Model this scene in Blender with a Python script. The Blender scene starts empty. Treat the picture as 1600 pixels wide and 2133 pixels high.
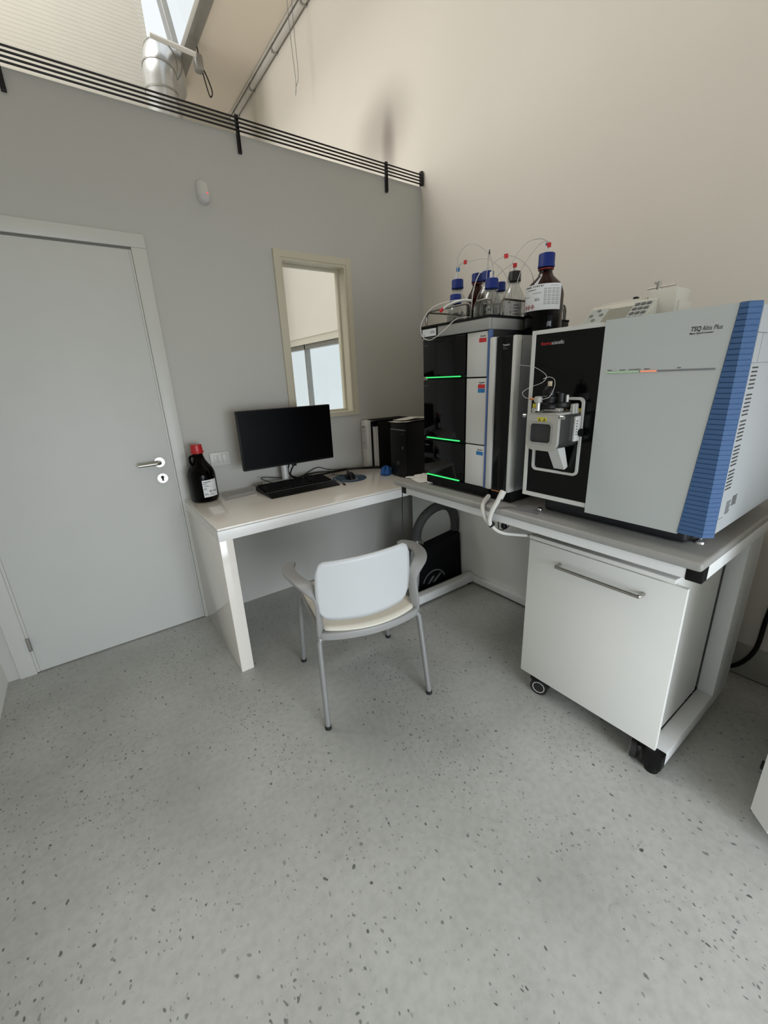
import bpy, bmesh, math, random
from mathutils import Vector, Matrix, Euler
random.seed(7)
SC = bpy.context.scene
COL = SC.collection
R = math.radians

# ------------------------------------------------------------------ camera
def look_camera():
    yaw, pit, rol, f = 0.6165, 0.3139, -0.0444, 858.36
    F = Vector((math.sin(yaw)*math.cos(pit), math.cos(yaw)*math.cos(pit), -math.sin(pit)))
    Rt = Vector((math.cos(yaw), -math.sin(yaw), 0)); U = Rt.cross(F)
    R2 = Rt*math.cos(rol)+U*math.sin(rol); U2 = -Rt*math.sin(rol)+U*math.cos(rol)
    cd = bpy.data.cameras.new('camera'); cd.sensor_fit = 'HORIZONTAL'; cd.sensor_width = 36
    cd.lens = f/1600*36; cd.clip_start = 0.02; cd.clip_end = 200
    co = bpy.data.objects.new('camera', cd); COL.objects.link(co)
    m = Matrix((R2, U2, -F)).transposed().to_4x4(); m.translation = Vector((-2.1795, -2.4781, 1.3475))
    co.matrix_world = m
    SC.camera = co
look_camera()

# ------------------------------------------------------------------ world, exposure
def world():
    w = bpy.data.worlds.new('overcast_sky'); SC.world = w; w.use_nodes = True
    nt = w.node_tree; nt.nodes.clear()
    o = nt.nodes.new('ShaderNodeOutputWorld'); b = nt.nodes.new('ShaderNodeBackground')
    b.inputs['Color'].default_value = (0.93, 0.975, 1.0, 1); b.inputs['Strength'].default_value = 1.0
    nt.links.new(b.outputs[0], o.inputs[0])
world()
SC.view_settings.view_transform = 'Standard'
try: SC.view_settings.look = 'None'
except Exception: pass
SC.view_settings.exposure = 0.0
SC.view_settings.gamma = 1.0
SC.view_settings.use_curve_mapping = False
SC.cycles.use_denoising = True
SC.cycles.max_bounces = 10
SC.cycles.diffuse_bounces = 5
SC.cycles.transparent_max_bounces = 24
SC.cycles.sample_clamp_indirect = 6
SC.cycles.caustics_reflective = False
SC.cycles.caustics_refractive = False

# ------------------------------------------------------------------ daylight lamps added at unseen windows to light the room
def area(name, loc, direction, sx, sy, power, col, spread=180):
    l = bpy.data.lights.new(name, 'AREA'); l.shape = 'RECTANGLE'; l.size = sx; l.size_y = sy
    l.energy = power; l.color = col; l.spread = R(spread)
    o = bpy.data.objects.new(name, l); COL.objects.link(o); o.location = loc
    o.rotation_euler = Vector(direction).to_track_quat('-Z', 'Z').to_euler()
    return o
area('added_front_daylight', (-1.75, -5.13, 0.88), (0.03, 1, -0.55), 1.75, 1.5, 50, (0.87, 0.935, 1.0), 105)
area('added_hall_daylight', (-6.85, 1.72, 3.7), (1, 0, 0.03), 2.8, 3.6, 200, (1.0, 0.965, 0.91))
area('added_roof_daylight', (-2.6, 1.75, 6.4), (0, 0, -1), 2.6, 2.4, 110, (1.0, 0.97, 0.92))

# ------------------------------------------------------------------ materials
def lin(c):
    return tuple(((v/255)/12.92 if v/255 <= 0.04045 else ((v/255+0.055)/1.055)**2.4) for v in c)
MATS = {}
def pm(name, rgb, rough=0.5, metal=0.0, coat=0.0, spec=0.5, var=0.03, scale=6.0, bump=0.0, bscale=200.0, emit=None, estr=0.0, trans=0.0):
    if name in MATS: return MATS[name]
    m = bpy.data.materials.new(name); m.use_nodes = True
    nt = m.node_tree; b = nt.nodes['Principled BSDF']
    c = lin(rgb)
    b.inputs['Roughness'].default_value = rough; b.inputs['Metallic'].default_value = metal
    b.inputs['Coat Weight'].default_value = coat; b.inputs['Coat Roughness'].default_value = 0.06
    b.inputs['Specular IOR Level'].default_value = spec
    if trans: b.inputs['Transmission Weight'].default_value = trans
    tc = nt.nodes.new('ShaderNodeTexCoord')
    nz = nt.nodes.new('ShaderNodeTexNoise'); nz.inputs['Scale'].default_value = scale; nz.inputs['Detail'].default_value = 4
    nt.links.new(tc.outputs['Object'], nz.inputs['Vector'])
    rp = nt.nodes.new('ShaderNodeValToRGB')
    rp.color_ramp.elements[0].position = 0.3; rp.color_ramp.elements[1].position = 0.7
    rp.color_ramp.elements[0].color = (*[v*(1-var) for v in c], 1); rp.color_ramp.elements[1].color = (*[min(1, v*(1+var)) for v in c], 1)
    nt.links.new(nz.outputs['Fac'], rp.inputs['Fac']); nt.links.new(rp.outputs['Color'], b.inputs['Base Color'])
    if bump:
        n2 = nt.nodes.new('ShaderNodeTexNoise'); n2.inputs['Scale'].default_value = bscale; n2.inputs['Detail'].default_value = 2
        nt.links.new(tc.outputs['Object'], n2.inputs['Vector'])
        bp = nt.nodes.new('ShaderNodeBump'); bp.inputs['Strength'].default_value = bump; bp.inputs['Distance'].default_value = 0.002
        nt.links.new(n2.outputs['Fac'], bp.inputs['Height']); nt.links.new(bp.outputs['Normal'], b.inputs['Normal'])
    if emit:
        b.inputs['Emission Color'].default_value = (*lin(emit), 1); b.inputs['Emission Strength'].default_value = estr
    MATS[name] = m
    return m

def thin_glass(name, tint, refl=0.9, ior=1.45, blend=0.25, base=0.04):
    m = bpy.data.materials.new(name); m.use_nodes = True
    nt = m.node_tree; nt.nodes.clear()
    o = nt.nodes.new('ShaderNodeOutputMaterial'); mix = nt.nodes.new('ShaderNodeMixShader')
    tr = nt.nodes.new('ShaderNodeBsdfTransparent'); gl = nt.nodes.new('ShaderNodeBsdfGlossy')
    tc = nt.nodes.new('ShaderNodeTexCoord'); nz = nt.nodes.new('ShaderNodeTexNoise'); nz.inputs['Scale'].default_value = 3
    mx = nt.nodes.new('ShaderNodeMix'); mx.data_type = 'RGBA'
    c = lin(tint)
    mx.inputs['A'].default_value = (*c, 1); mx.inputs['B'].default_value = (*[v*0.96 for v in c], 1)
    nt.links.new(tc.outputs['Object'], nz.inputs['Vector']); nt.links.new(nz.outputs['Fac'], mx.inputs['Factor'])
    nt.links.new(mx.outputs['Result'], tr.inputs['Color'])
    gl.inputs['Roughness'].default_value = 0.03; gl.inputs['Color'].default_value = (refl, refl, refl, 1)
    lw = nt.nodes.new('ShaderNodeLayerWeight'); lw.inputs['Blend'].default_value = blend
    ad = nt.nodes.new('ShaderNodeMath'); ad.operation = 'MULTIPLY_ADD'; ad.inputs[1].default_value = 0.75; ad.inputs[2].default_value = base; ad.use_clamp = True
    nt.links.new(lw.outputs['Facing'], ad.inputs[0])
    pw = nt.nodes.new('ShaderNodeMath'); pw.operation = 'POWER'; pw.inputs[1].default_value = 2.2
    nt.links.new(ad.outputs[0], pw.inputs[0]); nt.links.new(pw.outputs[0], mix.inputs['Fac'])
    nt.links.new(tr.outputs[0], mix.inputs[1]); nt.links.new(gl.outputs[0], mix.inputs[2]); nt.links.new(mix.outputs[0], o.inputs[0])
    MATS[name] = m
    return m

def floor_material():
    m = bpy.data.materials.new('resin_floor'); m.use_nodes = True
    nt = m.node_tree; b = nt.nodes['Principled BSDF']; N = nt.nodes.new; L = nt.links.new
    tc = N('ShaderNodeTexCoord')
    n1 = N('ShaderNodeTexNoise'); n1.inputs['Scale'].default_value = 2.2; n1.inputs['Detail'].default_value = 6; n1.inputs['Roughness'].default_value = 0.6
    L(tc.outputs['Object'], n1.inputs['Vector'])
    base = N('ShaderNodeValToRGB'); e = base.color_ramp.elements
    e[0].position = 0.3; e[1].position = 0.72; e[0].color = (*lin((165, 165, 161)), 1); e[1].color = (*lin((189, 190, 186)), 1)
    L(n1.outputs['Fac'], base.inputs['Fac'])
    n2 = N('ShaderNodeTexNoise'); n2.inputs['Scale'].default_value = 45; n2.inputs['Detail'].default_value = 5
    L(tc.outputs['Object'], n2.inputs['Vector'])
    mul = N('ShaderNodeMix'); mul.data_type = 'RGBA'; mul.blend_type = 'MULTIPLY'; mul.inputs['Factor'].default_value = 0.5
    r2 = N('ShaderNodeValToRGB'); r2.color_ramp.elements[0].position = 0.25; r2.color_ramp.elements[0].color = (0.72, 0.72, 0.71, 1); r2.color_ramp.elements[1].position = 0.6
    L(n2.outputs['Fac'], r2.inputs['Fac']); L(base.outputs['Color'], mul.inputs['A']); L(r2.outputs['Color'], mul.inputs['B'])
    prev = mul.outputs['Result']
    # embedded chips: sparse dark flecks in voronoi cells, thicker in drifting patches
    for (sc, thr, amt, col, rot, seed, cl) in ((40, 0.135, 0.27, (58, 60, 58), 0.5, 0.0, 1.3), (70, 0.16, 0.28, (76, 78, 76), 1.9, 4.3, 1.6), (23, 0.075, 0.13, (60, 62, 60), 2.6, 9.1, 0.9)):
        mp = N('ShaderNodeMapping'); mp.inputs['Rotation'].default_value = (0, 0, rot); mp.inputs['Scale'].default_value = (1.0, 0.62, 1.0); mp.inputs['Location'].default_value = (seed, seed*0.7, 0)
        wn = N('ShaderNodeTexNoise'); wn.inputs['Scale'].default_value = sc*1.1; wn.inputs['Detail'].default_value = 1
        L(tc.outputs['Object'], wn.inputs['Vector'])
        wm = N('ShaderNodeVectorMath'); wm.operation = 'MULTIPLY_ADD'; wm.inputs[1].default_value = (0.75/sc,)*3
        L(wn.outputs['Color'], wm.inputs[0]); L(tc.outputs['Object'], wm.inputs[2])
        L(wm.outputs[0], mp.inputs['Vector'])
        vo = N('ShaderNodeTexVoronoi'); vo.voronoi_dimensions = '2D'; vo.inputs['Scale'].default_value = sc
        L(mp.outputs['Vector'], vo.inputs['Vector'])
        sep = N('ShaderNodeSeparateColor'); L(vo.outputs['Color'], sep.inputs['Color'])
        cn = N('ShaderNodeTexNoise'); cn.inputs['Scale'].default_value = 3.1; cn.inputs['Detail'].default_value = 2
        L(mp.outputs['Vector'], cn.inputs['Vector'])
        t1 = N('ShaderNodeMath'); t1.operation = 'MULTIPLY_ADD'; t1.inputs[1].default_value = cl*1.6; t1.inputs[2].default_value = amt-cl*0.8
        L(cn.outputs['Fac'], t1.inputs[0])
        keep = N('ShaderNodeMath'); keep.operation = 'LESS_THAN'; L(sep.outputs['Red'], keep.inputs[0]); L(t1.outputs[0], keep.inputs[1])
        rad = N('ShaderNodeMath'); rad.operation = 'MULTIPLY_ADD'; rad.inputs[1].default_value = thr*0.9; rad.inputs[2].default_value = thr*0.35
        L(sep.outputs['Green'], rad.inputs[0])
        dl = N('ShaderNodeMath'); dl.operation = 'SUBTRACT'; L(rad.outputs[0], dl.inputs[0]); L(vo.outputs['Distance'], dl.inputs[1])
        sm = N('ShaderNodeMapRange'); sm.inputs['From Min'].default_value = 0; sm.inputs['From Max'].default_value = 0.05; L(dl.outputs[0], sm.inputs['Value'])
        fa = N('ShaderNodeMath'); fa.operation = 'MULTIPLY'; L(sm.outputs[0], fa.inputs[0]); L(keep.outputs[0], fa.inputs[1])
        f2 = N('ShaderNodeMath'); f2.operation = 'MULTIPLY'; L(fa.outputs[0], f2.inputs[0])
        am = N('ShaderNodeMath'); am.operation = 'MULTIPLY_ADD'; am.inputs[1].default_value = 0.6; am.inputs[2].default_value = 0.3; L(sep.outputs['Blue'], am.inputs[0]); L(am.outputs[0], f2.inputs[1])
        mx = N('ShaderNodeMix'); mx.data_type = 'RGBA'; mx.inputs['B'].default_value = (*lin(col), 1)
        L(f2.outputs[0], mx.inputs['Factor']); L(prev, mx.inputs['A']); prev = mx.outputs['Result']
    # faint scuffs: thin iso-lines of a stretched noise, kept only in some patches
    sn = N('ShaderNodeTexNoise'); sn.inputs['Scale'].default_value = 5.5; sn.inputs['Detail'].default_value = 1; sn.inputs['Distortion'].default_value = 0.6
    L(tc.outputs['Object'], sn.inputs['Vector'])
    s1 = N('ShaderNodeMath'); s1.operation = 'SUBTRACT'; s1.inputs[1].default_value = 0.5; L(sn.outputs['Fac'], s1.inputs[0])
    s2 = N('ShaderNodeMath'); s2.operation = 'ABSOLUTE'; L(s1.outputs[0], s2.inputs[0])
    s3 = N('ShaderNodeMapRange'); s3.inputs['From Min'].default_value = 0.004; s3.inputs['From Max'].default_value = 0.0; L(s2.outputs[0], s3.inputs['Value'])
    pn = N('ShaderNodeTexNoise'); pn.inputs['Scale'].default_value = 7; pn.inputs['Detail'].default_value = 3; L(tc.outputs['Object'], pn.inputs['Vector'])
    p2 = N('ShaderNodeMapRange'); p2.inputs['From Min'].default_value = 0.60; p2.inputs['From Max'].default_value = 0.70; p2.inputs['To Max'].default_value = 0.35; L(pn.outputs['Fac'], p2.inputs['Value'])
    s4 = N('ShaderNodeMath'); s4.operation = 'MULTIPLY'; L(s3.outputs[0], s4.inputs[0]); L(p2.outputs[0], s4.inputs[1])
    sx = N('ShaderNodeMix'); sx.data_type = 'RGBA'; sx.inputs['B'].default_value = (*lin((92, 92, 90)), 1)
    L(s4.outputs[0], sx.inputs['Factor']); L(prev, sx.inputs['A']); prev = sx.outputs['Result']
    L(prev, b.inputs['Base Color'])
    rr = N('ShaderNodeMapRange'); rr.inputs['To Min'].default_value = 0.34; rr.inputs['To Max'].default_value = 0.52; L(n1.outputs['Fac'], rr.inputs['Value'])
    L(rr.outputs[0], b.inputs['Roughness'])
    bp = N('ShaderNodeBump'); bp.inputs['Strength'].default_value = 0.12; bp.inputs['Distance'].default_value = 0.003
    L(n2.outputs['Fac'], bp.inputs['Height']); L(bp.outputs['Normal'], b.inputs['Normal'])
    MATS['floor'] = m
    return m

def right_wall_material():
    # painted plaster with one soft dark smear above the partition (at y 0.35, z 2.95)
    m = pm('right_wall_paint', (216, 210, 201), 0.75, var=0.02, scale=1.3, bump=0.06, bscale=90)
    nt = m.node_tree; b = nt.nodes['Principled BSDF']; N = nt.nodes.new; L = nt.links.new
    src = b.inputs['Base Color'].links[0].from_socket
    tc = N('ShaderNodeTexCoord')
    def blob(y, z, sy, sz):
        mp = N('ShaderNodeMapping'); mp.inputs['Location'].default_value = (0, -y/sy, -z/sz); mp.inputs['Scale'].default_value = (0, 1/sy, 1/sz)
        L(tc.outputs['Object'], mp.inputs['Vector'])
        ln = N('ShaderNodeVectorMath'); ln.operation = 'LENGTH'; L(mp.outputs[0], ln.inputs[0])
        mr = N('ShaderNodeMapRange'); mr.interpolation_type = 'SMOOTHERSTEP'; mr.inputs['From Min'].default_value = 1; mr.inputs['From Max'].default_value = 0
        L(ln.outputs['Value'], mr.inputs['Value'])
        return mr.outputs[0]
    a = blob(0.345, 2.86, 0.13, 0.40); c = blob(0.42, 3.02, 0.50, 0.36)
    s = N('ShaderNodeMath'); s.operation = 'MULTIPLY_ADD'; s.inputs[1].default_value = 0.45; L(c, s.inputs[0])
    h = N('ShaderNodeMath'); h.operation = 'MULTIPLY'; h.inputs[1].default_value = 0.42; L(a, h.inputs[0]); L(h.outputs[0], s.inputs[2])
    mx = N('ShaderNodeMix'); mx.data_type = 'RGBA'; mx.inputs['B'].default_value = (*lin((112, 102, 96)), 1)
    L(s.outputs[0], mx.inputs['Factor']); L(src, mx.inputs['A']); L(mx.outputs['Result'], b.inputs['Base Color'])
    return m

M_FLOOR = floor_material()
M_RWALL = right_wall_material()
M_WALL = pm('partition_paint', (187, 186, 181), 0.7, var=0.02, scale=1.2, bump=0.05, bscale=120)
M_BRIGHTWALL = pm('lifted_white_paint', (234, 234, 231), 0.7, var=0.01, scale=1.2)  # whiter than the partition paint, lifted to bounce more fill light
M_HALL = pm('hall_plaster', (205, 199, 186), 0.8, var=0.03, scale=1.0, bump=0.05)
M_SOFFIT = pm('soffit_plaster', (232, 222, 208), 0.8, var=0.03, scale=1.0)
M_RIB = pm('ribbed_panel', (190, 186, 175), 0.6, var=0.02)
M_DOOR = pm('door_laminate', (200, 201, 198), 0.55, var=0.01)
M_CASING = pm('casing_white', (200, 200, 195), 0.4, var=0.01)
M_BEIGE = pm('beige_window_frame', (196, 189, 170), 0.45, var=0.02)
M_BASE = pm('baseboard_vinyl', (168, 166, 160), 0.5, var=0.02)
M_STEEL = pm('brushed_steel', (178, 176, 170), 0.32, 1.0, var=0.04, scale=60)
M_CHROME = pm('chrome', (205, 205, 205), 0.14, 1.0, var=0.02)
M_ALU = pm('aluminium_duct', (205, 208, 210), 0.3, 0.85, var=0.06, scale=9)
M_PIPE = pm('galvanised_pipe', (160, 158, 154), 0.4, 0.7, var=0.05, scale=20)
M_DARKMETAL = pm('dark_steel', (40, 38, 38), 0.4, 0.6, var=0.05)
M_BLACK = pm('black_plastic', (7, 7, 8), 0.45, spec=0.3, var=0.05)
M_BLACKMAT = pm('black_matt', (7, 7, 8), 0.7, spec=0.25, var=0.05)
M_GLOSSBLACK = pm('gloss_black', (5, 5, 6), 0.06, spec=0.28, var=0.02)
M_SCREEN = pm('screen_black', (2, 2, 4), 0.3, spec=0.12, var=0.02)
M_DESK = pm('white_gloss_laminate', (236, 230, 223), 0.14, coat=0.3, var=0.01)
M_DESKEDGE = pm('desk_edge_white', (238, 238, 237), 0.35, var=0.01)
M_SEAM = pm('seam_grey', (120, 118, 114), 0.6)
M_BENCHTOP = pm('grey_benchtop', (156, 155, 152), 0.42, var=0.03, scale=40)
M_FRAME = pm('white_powder_coat', (232, 233, 233), 0.38, var=0.01)
M_CAB = pm('cabinet_white', (234, 234, 230), 0.42, var=0.01)
M_CHAIRW = pm('chair_white_plastic', (204, 206, 208), 0.42, var=0.01)
M_CHAIRS = pm('chair_cream_plastic', (224, 219, 206), 0.45, var=0.02)
M_CHAIRG = pm('chair_grey_plastic', (150, 150, 149), 0.42, var=0.02)
M_CHAIRL = pm('chair_grey_metal', (150, 150, 150), 0.35, 0.35, var=0.02)
M_RUBBER = pm('dark_rubber', (26, 25, 24), 0.7)
M_MSWHITE = pm('instrument_white', (208, 208, 205), 0.4, var=0.01)
M_MSGREY = pm('instrument_light_grey', (192, 197, 197), 0.4, var=0.01)
M_MSSIDE = pm('instrument_side', (180, 184, 187), 0.4, var=0.01)
M_BLUE = pm('instrument_blue', (70, 101, 145), 0.6, spec=0.3, var=0.02)
M_LCSILVER = pm('lc_silver', (208, 208, 205), 0.42, 0.15, var=0.015)
M_LCBLUE = pm('lc_blue', (78, 104, 155), 0.4)
M_CHARCOAL = pm('charcoal_base', (28, 30, 35), 0.5)
M_TRAY = pm('tray_silver', (158, 158, 155), 0.4, 0.25, var=0.015)
M_OVEN = pm('oven_grey', (128, 130, 132), 0.42, 0.2, var=0.015)
M_PALEPIPE = pm('pale_conduit', (205, 203, 198), 0.4, 0.2, var=0.03)
M_PANELBLACK = pm('black_panel', (8, 8, 9), 0.1, spec=0.25, var=0.02)
M_RECESS = pm('recess_grey', (50, 51, 52), 0.5)
M_SRC = pm('source_cast_alloy', (186, 185, 180), 0.36, 0.35, var=0.02)
M_SRCDARK = pm('source_dark_steel', (96, 96, 96), 0.3, 0.8, var=0.05)
M_GREEN = pm('green_led', (60, 210, 120), 0.4, emit=(60, 235, 120), estr=0.85)
M_GREENPALE = pm('pale_green_led', (175, 205, 165), 0.4, emit=(170, 225, 160), estr=0.25)
M_ORANGE = pm('orange_led', (235, 150, 120), 0.4, emit=(255, 140, 100), estr=0.55)
M_REDLED = pm('red_led', (240, 90, 110), 0.4, emit=(255, 70, 95), estr=0.9)
M_RED = pm('red_print', (196, 40, 44), 0.5)
M_BLUEP = pm('blue_print', (44, 116, 178), 0.5)
M_YELLOW = pm('yellow_print', (214, 200, 62), 0.5)
M_INK = pm('black_ink', (40, 40, 42), 0.6)
M_GREYINK = pm('grey_ink', (120, 122, 124), 0.6)
M_LTINK = pm('light_ink', (172, 174, 176), 0.6)
M_WHITEINK = pm('white_ink', (200, 202, 204), 0.5)
M_DIMINK = pm('dim_ink', (92, 92, 94), 0.5)
M_PAPER = pm('paper', (222, 219, 212), 0.7, var=0.02, scale=20)
M_PAPERG = pm('paper_greyish', (196, 194, 194), 0.7, var=0.02, scale=20)
M_LABEL = pm('bottle_label_white', (220, 222, 224), 0.5)
M_CAPBLUE = pm('cap_blue', (24, 46, 118), 0.45, spec=0.3)
M_RAIL = pm('rail_steel', (128, 126, 122), 0.3, 1.0, var=0.03)
M_CAPRED = pm('cap_red', (176, 28, 34), 0.38)
M_CAPBLACK = pm('cap_black', (22, 22, 24), 0.4)
M_RINGRED = pm('pour_ring_red', (120, 22, 28), 0.35)
M_WHITEPL = pm('white_plastic', (214, 212, 206), 0.42)
M_TUBE = pm('ptfe_tube', (214, 212, 206), 0.3, trans=0.35)
M_TUBEW = pm('white_silicone_hose', (208, 206, 200), 0.4)
M_GLOVE = pm('blue_nitrile', (38, 96, 172), 0.5, var=0.15, scale=30)
M_MAT = pm('mouse_mat_blue', (38, 66, 92), 0.65)
M_HOSE = pm('grey_ribbed_hose', (72, 73, 74), 0.6)
M_BOX = pm('enclosure_black', (9, 9, 13), 0.75, spec=0.2)
M_BOXGREY = pm('enclosure_grey', (168, 170, 174), 0.5)
M_LCD = pm('lcd_grey', (140, 141, 130), 0.25)
M_PUMPW = pm('syringe_pump_cream', (208, 206, 196), 0.45)
M_KEYPAD = pm('keypad_grey', (176, 184, 180), 0.45)
M_BRASS = pm('peek_fitting', (190, 176, 150), 0.4)
M_COPPER = pm('copper_tip', (205, 140, 96), 0.3, 0.6)
M_GLASS = thin_glass('window_glass', (250, 252, 252), 0.9, base=0.02)
M_BGLASS = thin_glass('clear_bottle_glass', (236, 238, 238), 0.95, blend=0.35, base=0.16)
M_AMBER = thin_glass('amber_glass', (112, 52, 22), 0.75, blend=0.3, base=0.12)
M_AMBERD = thin_glass('dark_amber_glass', (58, 30, 18), 0.6, blend=0.3, base=0.12)
M_LIQUID = thin_glass('clear_liquid', (240, 241, 240), 0.6, base=0.05)
M_LIQDARK = thin_glass('amber_liquid', (70, 34, 18), 0.3, base=0.02)

# ------------------------------------------------------------------ mesh builder
class MB:
    def __init__(s): s.bm = bmesh.new()
    def box(s, x0, x1, y0, y1, z0, z1, bev=0.0, seg=2):
        x0, x1 = min(x0, x1), max(x0, x1); y0, y1 = min(y0, y1), max(y0, y1); z0, z1 = min(z0, z1), max(z0, z1)
        r = bmesh.ops.create_cube(s.bm, size=1.0)
        vs = r['verts']
        for v in vs: v.co = Vector(((x0+x1)/2+v.co.x*(x1-x0), (y0+y1)/2+v.co.y*(y1-y0), (z0+z1)/2+v.co.z*(z1-z0)))
        if bev > 0:
            es = list({e for v in vs for e in v.link_edges})
            bmesh.ops.bevel(s.bm, geom=es, offset=bev, segments=seg, affect='EDGES', profile=0.5, clamp_overlap=True)
        return s
    def prism(s, poly, axis, a, b):
        # poly: 2-D points in the two other axes (x->(y,z), y->(x,z), z->(x,y))
        def P(u, v, w):
            return Vector((w, u, v)) if axis == 'x' else Vector((u, w, v)) if axis == 'y' else Vector((u, v, w))
        A = [s.bm.verts.new(P(u, v, a)) for u, v in poly]; B = [s.bm.verts.new(P(u, v, b)) for u, v in poly]
        fs = [s.bm.faces.new(A), s.bm.faces.new(B[::-1])]
        n = len(poly)
        for i in range(n): fs.append(s.bm.faces.new((A[i], B[i], B[(i+1) % n], A[(i+1) % n])))
        bmesh.ops.recalc_face_normals(s.bm, faces=fs)
        return s
    def ring(s, outer, inner, axis, a, b):
        def P(u, v, w):
            return Vector((w, u, v)) if axis == 'x' else Vector((u, w, v)) if axis == 'y' else Vector((u, v, w))
        n = len(outer)
        V = [[s.bm.verts.new(P(u, v, w)) for u, v in pl] for pl, w in ((outer, a), (outer, b), (inner, b), (inner, a))]
        fs = []
        for k in range(4):
            p, q = V[k], V[(k+1) % 4]
            for i in range(n): fs.append(s.bm.faces.new((p[i], p[(i+1) % n], q[(i+1) % n], q[i])))
        bmesh.ops.recalc_face_normals(s.bm, faces=fs)
        return s
    def quad(s, *pts):
        s.bm.faces.new([s.bm.verts.new(Vector(p)) for p in pts]); return s
    def sweep(s, path, prof, up=(0, 0, 1), caps=True, scale=None):
        # prof: closed list of (a, b) -> a along side vector, b along 'up-ish' vector
        pts = [Vector(p) for p in path]; n = len(pts); rings = []
        prevN = None
        for i, p in enumerate(pts):
            t = (pts[min(i+1, n-1)]-pts[max(i-1, 0)]).normalized()
            if prevN is None:
                u = Vector(up); u = u-t*u.dot(t)
                if u.length < 1e-4: u = Vector((1, 0, 0))-t*t.x
                u.normalize()
            else:
                u = prevN-t*prevN.dot(t); u.normalize()
            prevN = u; sd = t.cross(u)
            k = scale[i] if scale else 1.0
            rings.append([s.bm.verts.new(p+sd*a*k+u*b*k) for a, b in prof])
        m = len(prof); fs = []
        for i in range(n-1):
            for j in range(m): fs.append(s.bm.faces.new((rings[i][j], rings[i][(j+1) % m], rings[i+1][(j+1) % m], rings[i+1][j])))
        if caps: fs += [s.bm.faces.new(rings[0][::-1]), s.bm.faces.new(rings[-1])]
        bmesh.ops.recalc_face_normals(s.bm, faces=fs)
        return s
    def tube(s, path, r, seg=8, smooth=0, caps=True):
        if smooth: path = catmull(path, smooth)
        return s.sweep(path, [(r*math.cos(2*math.pi*k/seg), r*math.sin(2*math.pi*k/seg)) for k in range(seg)], caps=caps)
    def cyl(s, a, b, r, seg=16, r2=None):
        a, b = Vector(a), Vector(b); up = (0, 1, 0) if abs((b-a).normalized().z) > 0.9 else (0, 0, 1)
        return s.sweep([a, b], [(r*math.cos(2*math.pi*k/seg), r*math.sin(2*math.pi*k/seg)) for k in range(seg)], up=up, scale=[1, (r2/r) if r2 is not None else 1])
    def lathe(s, prof, c=(0, 0, 0), seg=24, a0=0.0, a1=2*math.pi):
        # prof: (radius, z) bottom to top
        full = abs(a1-a0-2*math.pi) < 1e-6
        n = seg if full else seg+1; c = Vector(c); cols = []
        for k in range(n):
            a = a0+(a1-a0)*k/seg
            cols.append([s.bm.verts.new(c+Vector((r*math.cos(a), r*math.sin(a), z))) for r, z in prof])
        for k in range(seg):
            p, q = cols[k], cols[(k+1) % n]
            for i in range(len(prof)-1):
                if prof[i][0] < 1e-6 and prof[i+1][0] < 1e-6: continue
                s.bm.faces.new((p[i], q[i], q[i+1], p[i+1]))
        bmesh.ops.remove_doubles(s.bm, verts=[v for cl in cols for v in cl], dist=1e-6)
        return s
    def grid(s, fn, nu, nv):
        V = [[s.bm.verts.new(Vector(fn(i/nu, j/nv))) for j in range(nv+1)] for i in range(nu+1)]
        for i in range(nu):
            for j in range(nv): s.bm.faces.new((V[i][j], V[i+1][j], V[i+1][j+1], V[i][j+1]))
        return s
    def build(s, name, mat, parent=None, smooth=True, world=True, solid=0.0, angle=35, kind=None, label=None, subsurf=0):
        me = bpy.data.meshes.new(name)
        if parent is not None and world:
            base = WORLD[parent.name]
            bmesh.ops.translate(s.bm, verts=s.bm.verts, vec=-base)
        else: base = Vector((0, 0, 0))
        if parent is None and world:          # origin at the centre of the base
            xs = [v.co for v in s.bm.verts]
            base = Vector(((min(v.x for v in xs)+max(v.x for v in xs))/2, (min(v.y for v in xs)+max(v.y for v in xs))/2, min(v.z for v in xs)))
            if name.split('.')[0] in KEEP_ORIGIN: base = Vector((0, 0, 0))
            bmesh.ops.translate(s.bm, verts=s.bm.verts, vec=-base)
        s.bm.to_mesh(me); s.bm.free()
        me.materials.append(mat)
        if smooth:
            me.polygons.foreach_set('use_smooth', [True]*len(me.polygons))
            try: me.set_sharp_from_angle(angle=R(angle))
            except Exception: pass
        o = bpy.data.objects.new(name, me); COL.objects.link(o)
        if parent is not None: o.parent = parent; WORLD[o.name] = WORLD[parent.name]
        else: o.location = base; WORLD[o.name] = base
        if solid:
            md = o.modifiers.new('thickness', 'SOLIDIFY'); md.thickness = solid; md.offset = 0
        if subsurf:
            md = o.modifiers.new('smooth', 'SUBSURF'); md.levels = subsurf; md.render_levels = subsurf
        if kind: o['kind'] = kind
        if label: o['label'] = label
        return o
WORLD = {}
KEEP_ORIGIN = {'floor', 'wall_right'}

def catmull(P, k):
    P = [Vector(p) for p in P]; out = []
    for i in range(len(P)-1):
        p0 = P[max(i-1, 0)]; p1 = P[i]; p2 = P[i+1]; p3 = P[min(i+2, len(P)-1)]
        for j in range(k):
            t = j/k
            out.append(0.5*((2*p1)+(p2-p0)*t+(2*p0-5*p1+4*p2-p3)*t*t+(3*p1-p0-3*p2+p3)*t*t*t))
    out.append(P[-1]); return out
def rrect(u0, u1, v0, v1, r, seg=5, radii=None):
    u0, u1 = min(u0, u1), max(u0, u1)
    rr = radii or (r, r, r, r); out = []          # order: (u1,v1),(u0,v1),(u0,v0),(u1,v0)
    for (cu, cv, a), q in zip(((u1, v1, 0), (u0, v1, 90), (u0, v0, 180), (u1, v0, 270)), rr):
        su = -1 if cu == u1 else 1; sv = -1 if cv == v1 else 1
        for k in range(seg+1):
            t = R(a+90*k/seg); out.append((cu+su*q+q*math.cos(t), cv+sv*q+q*math.sin(t)))
    return out
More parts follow.
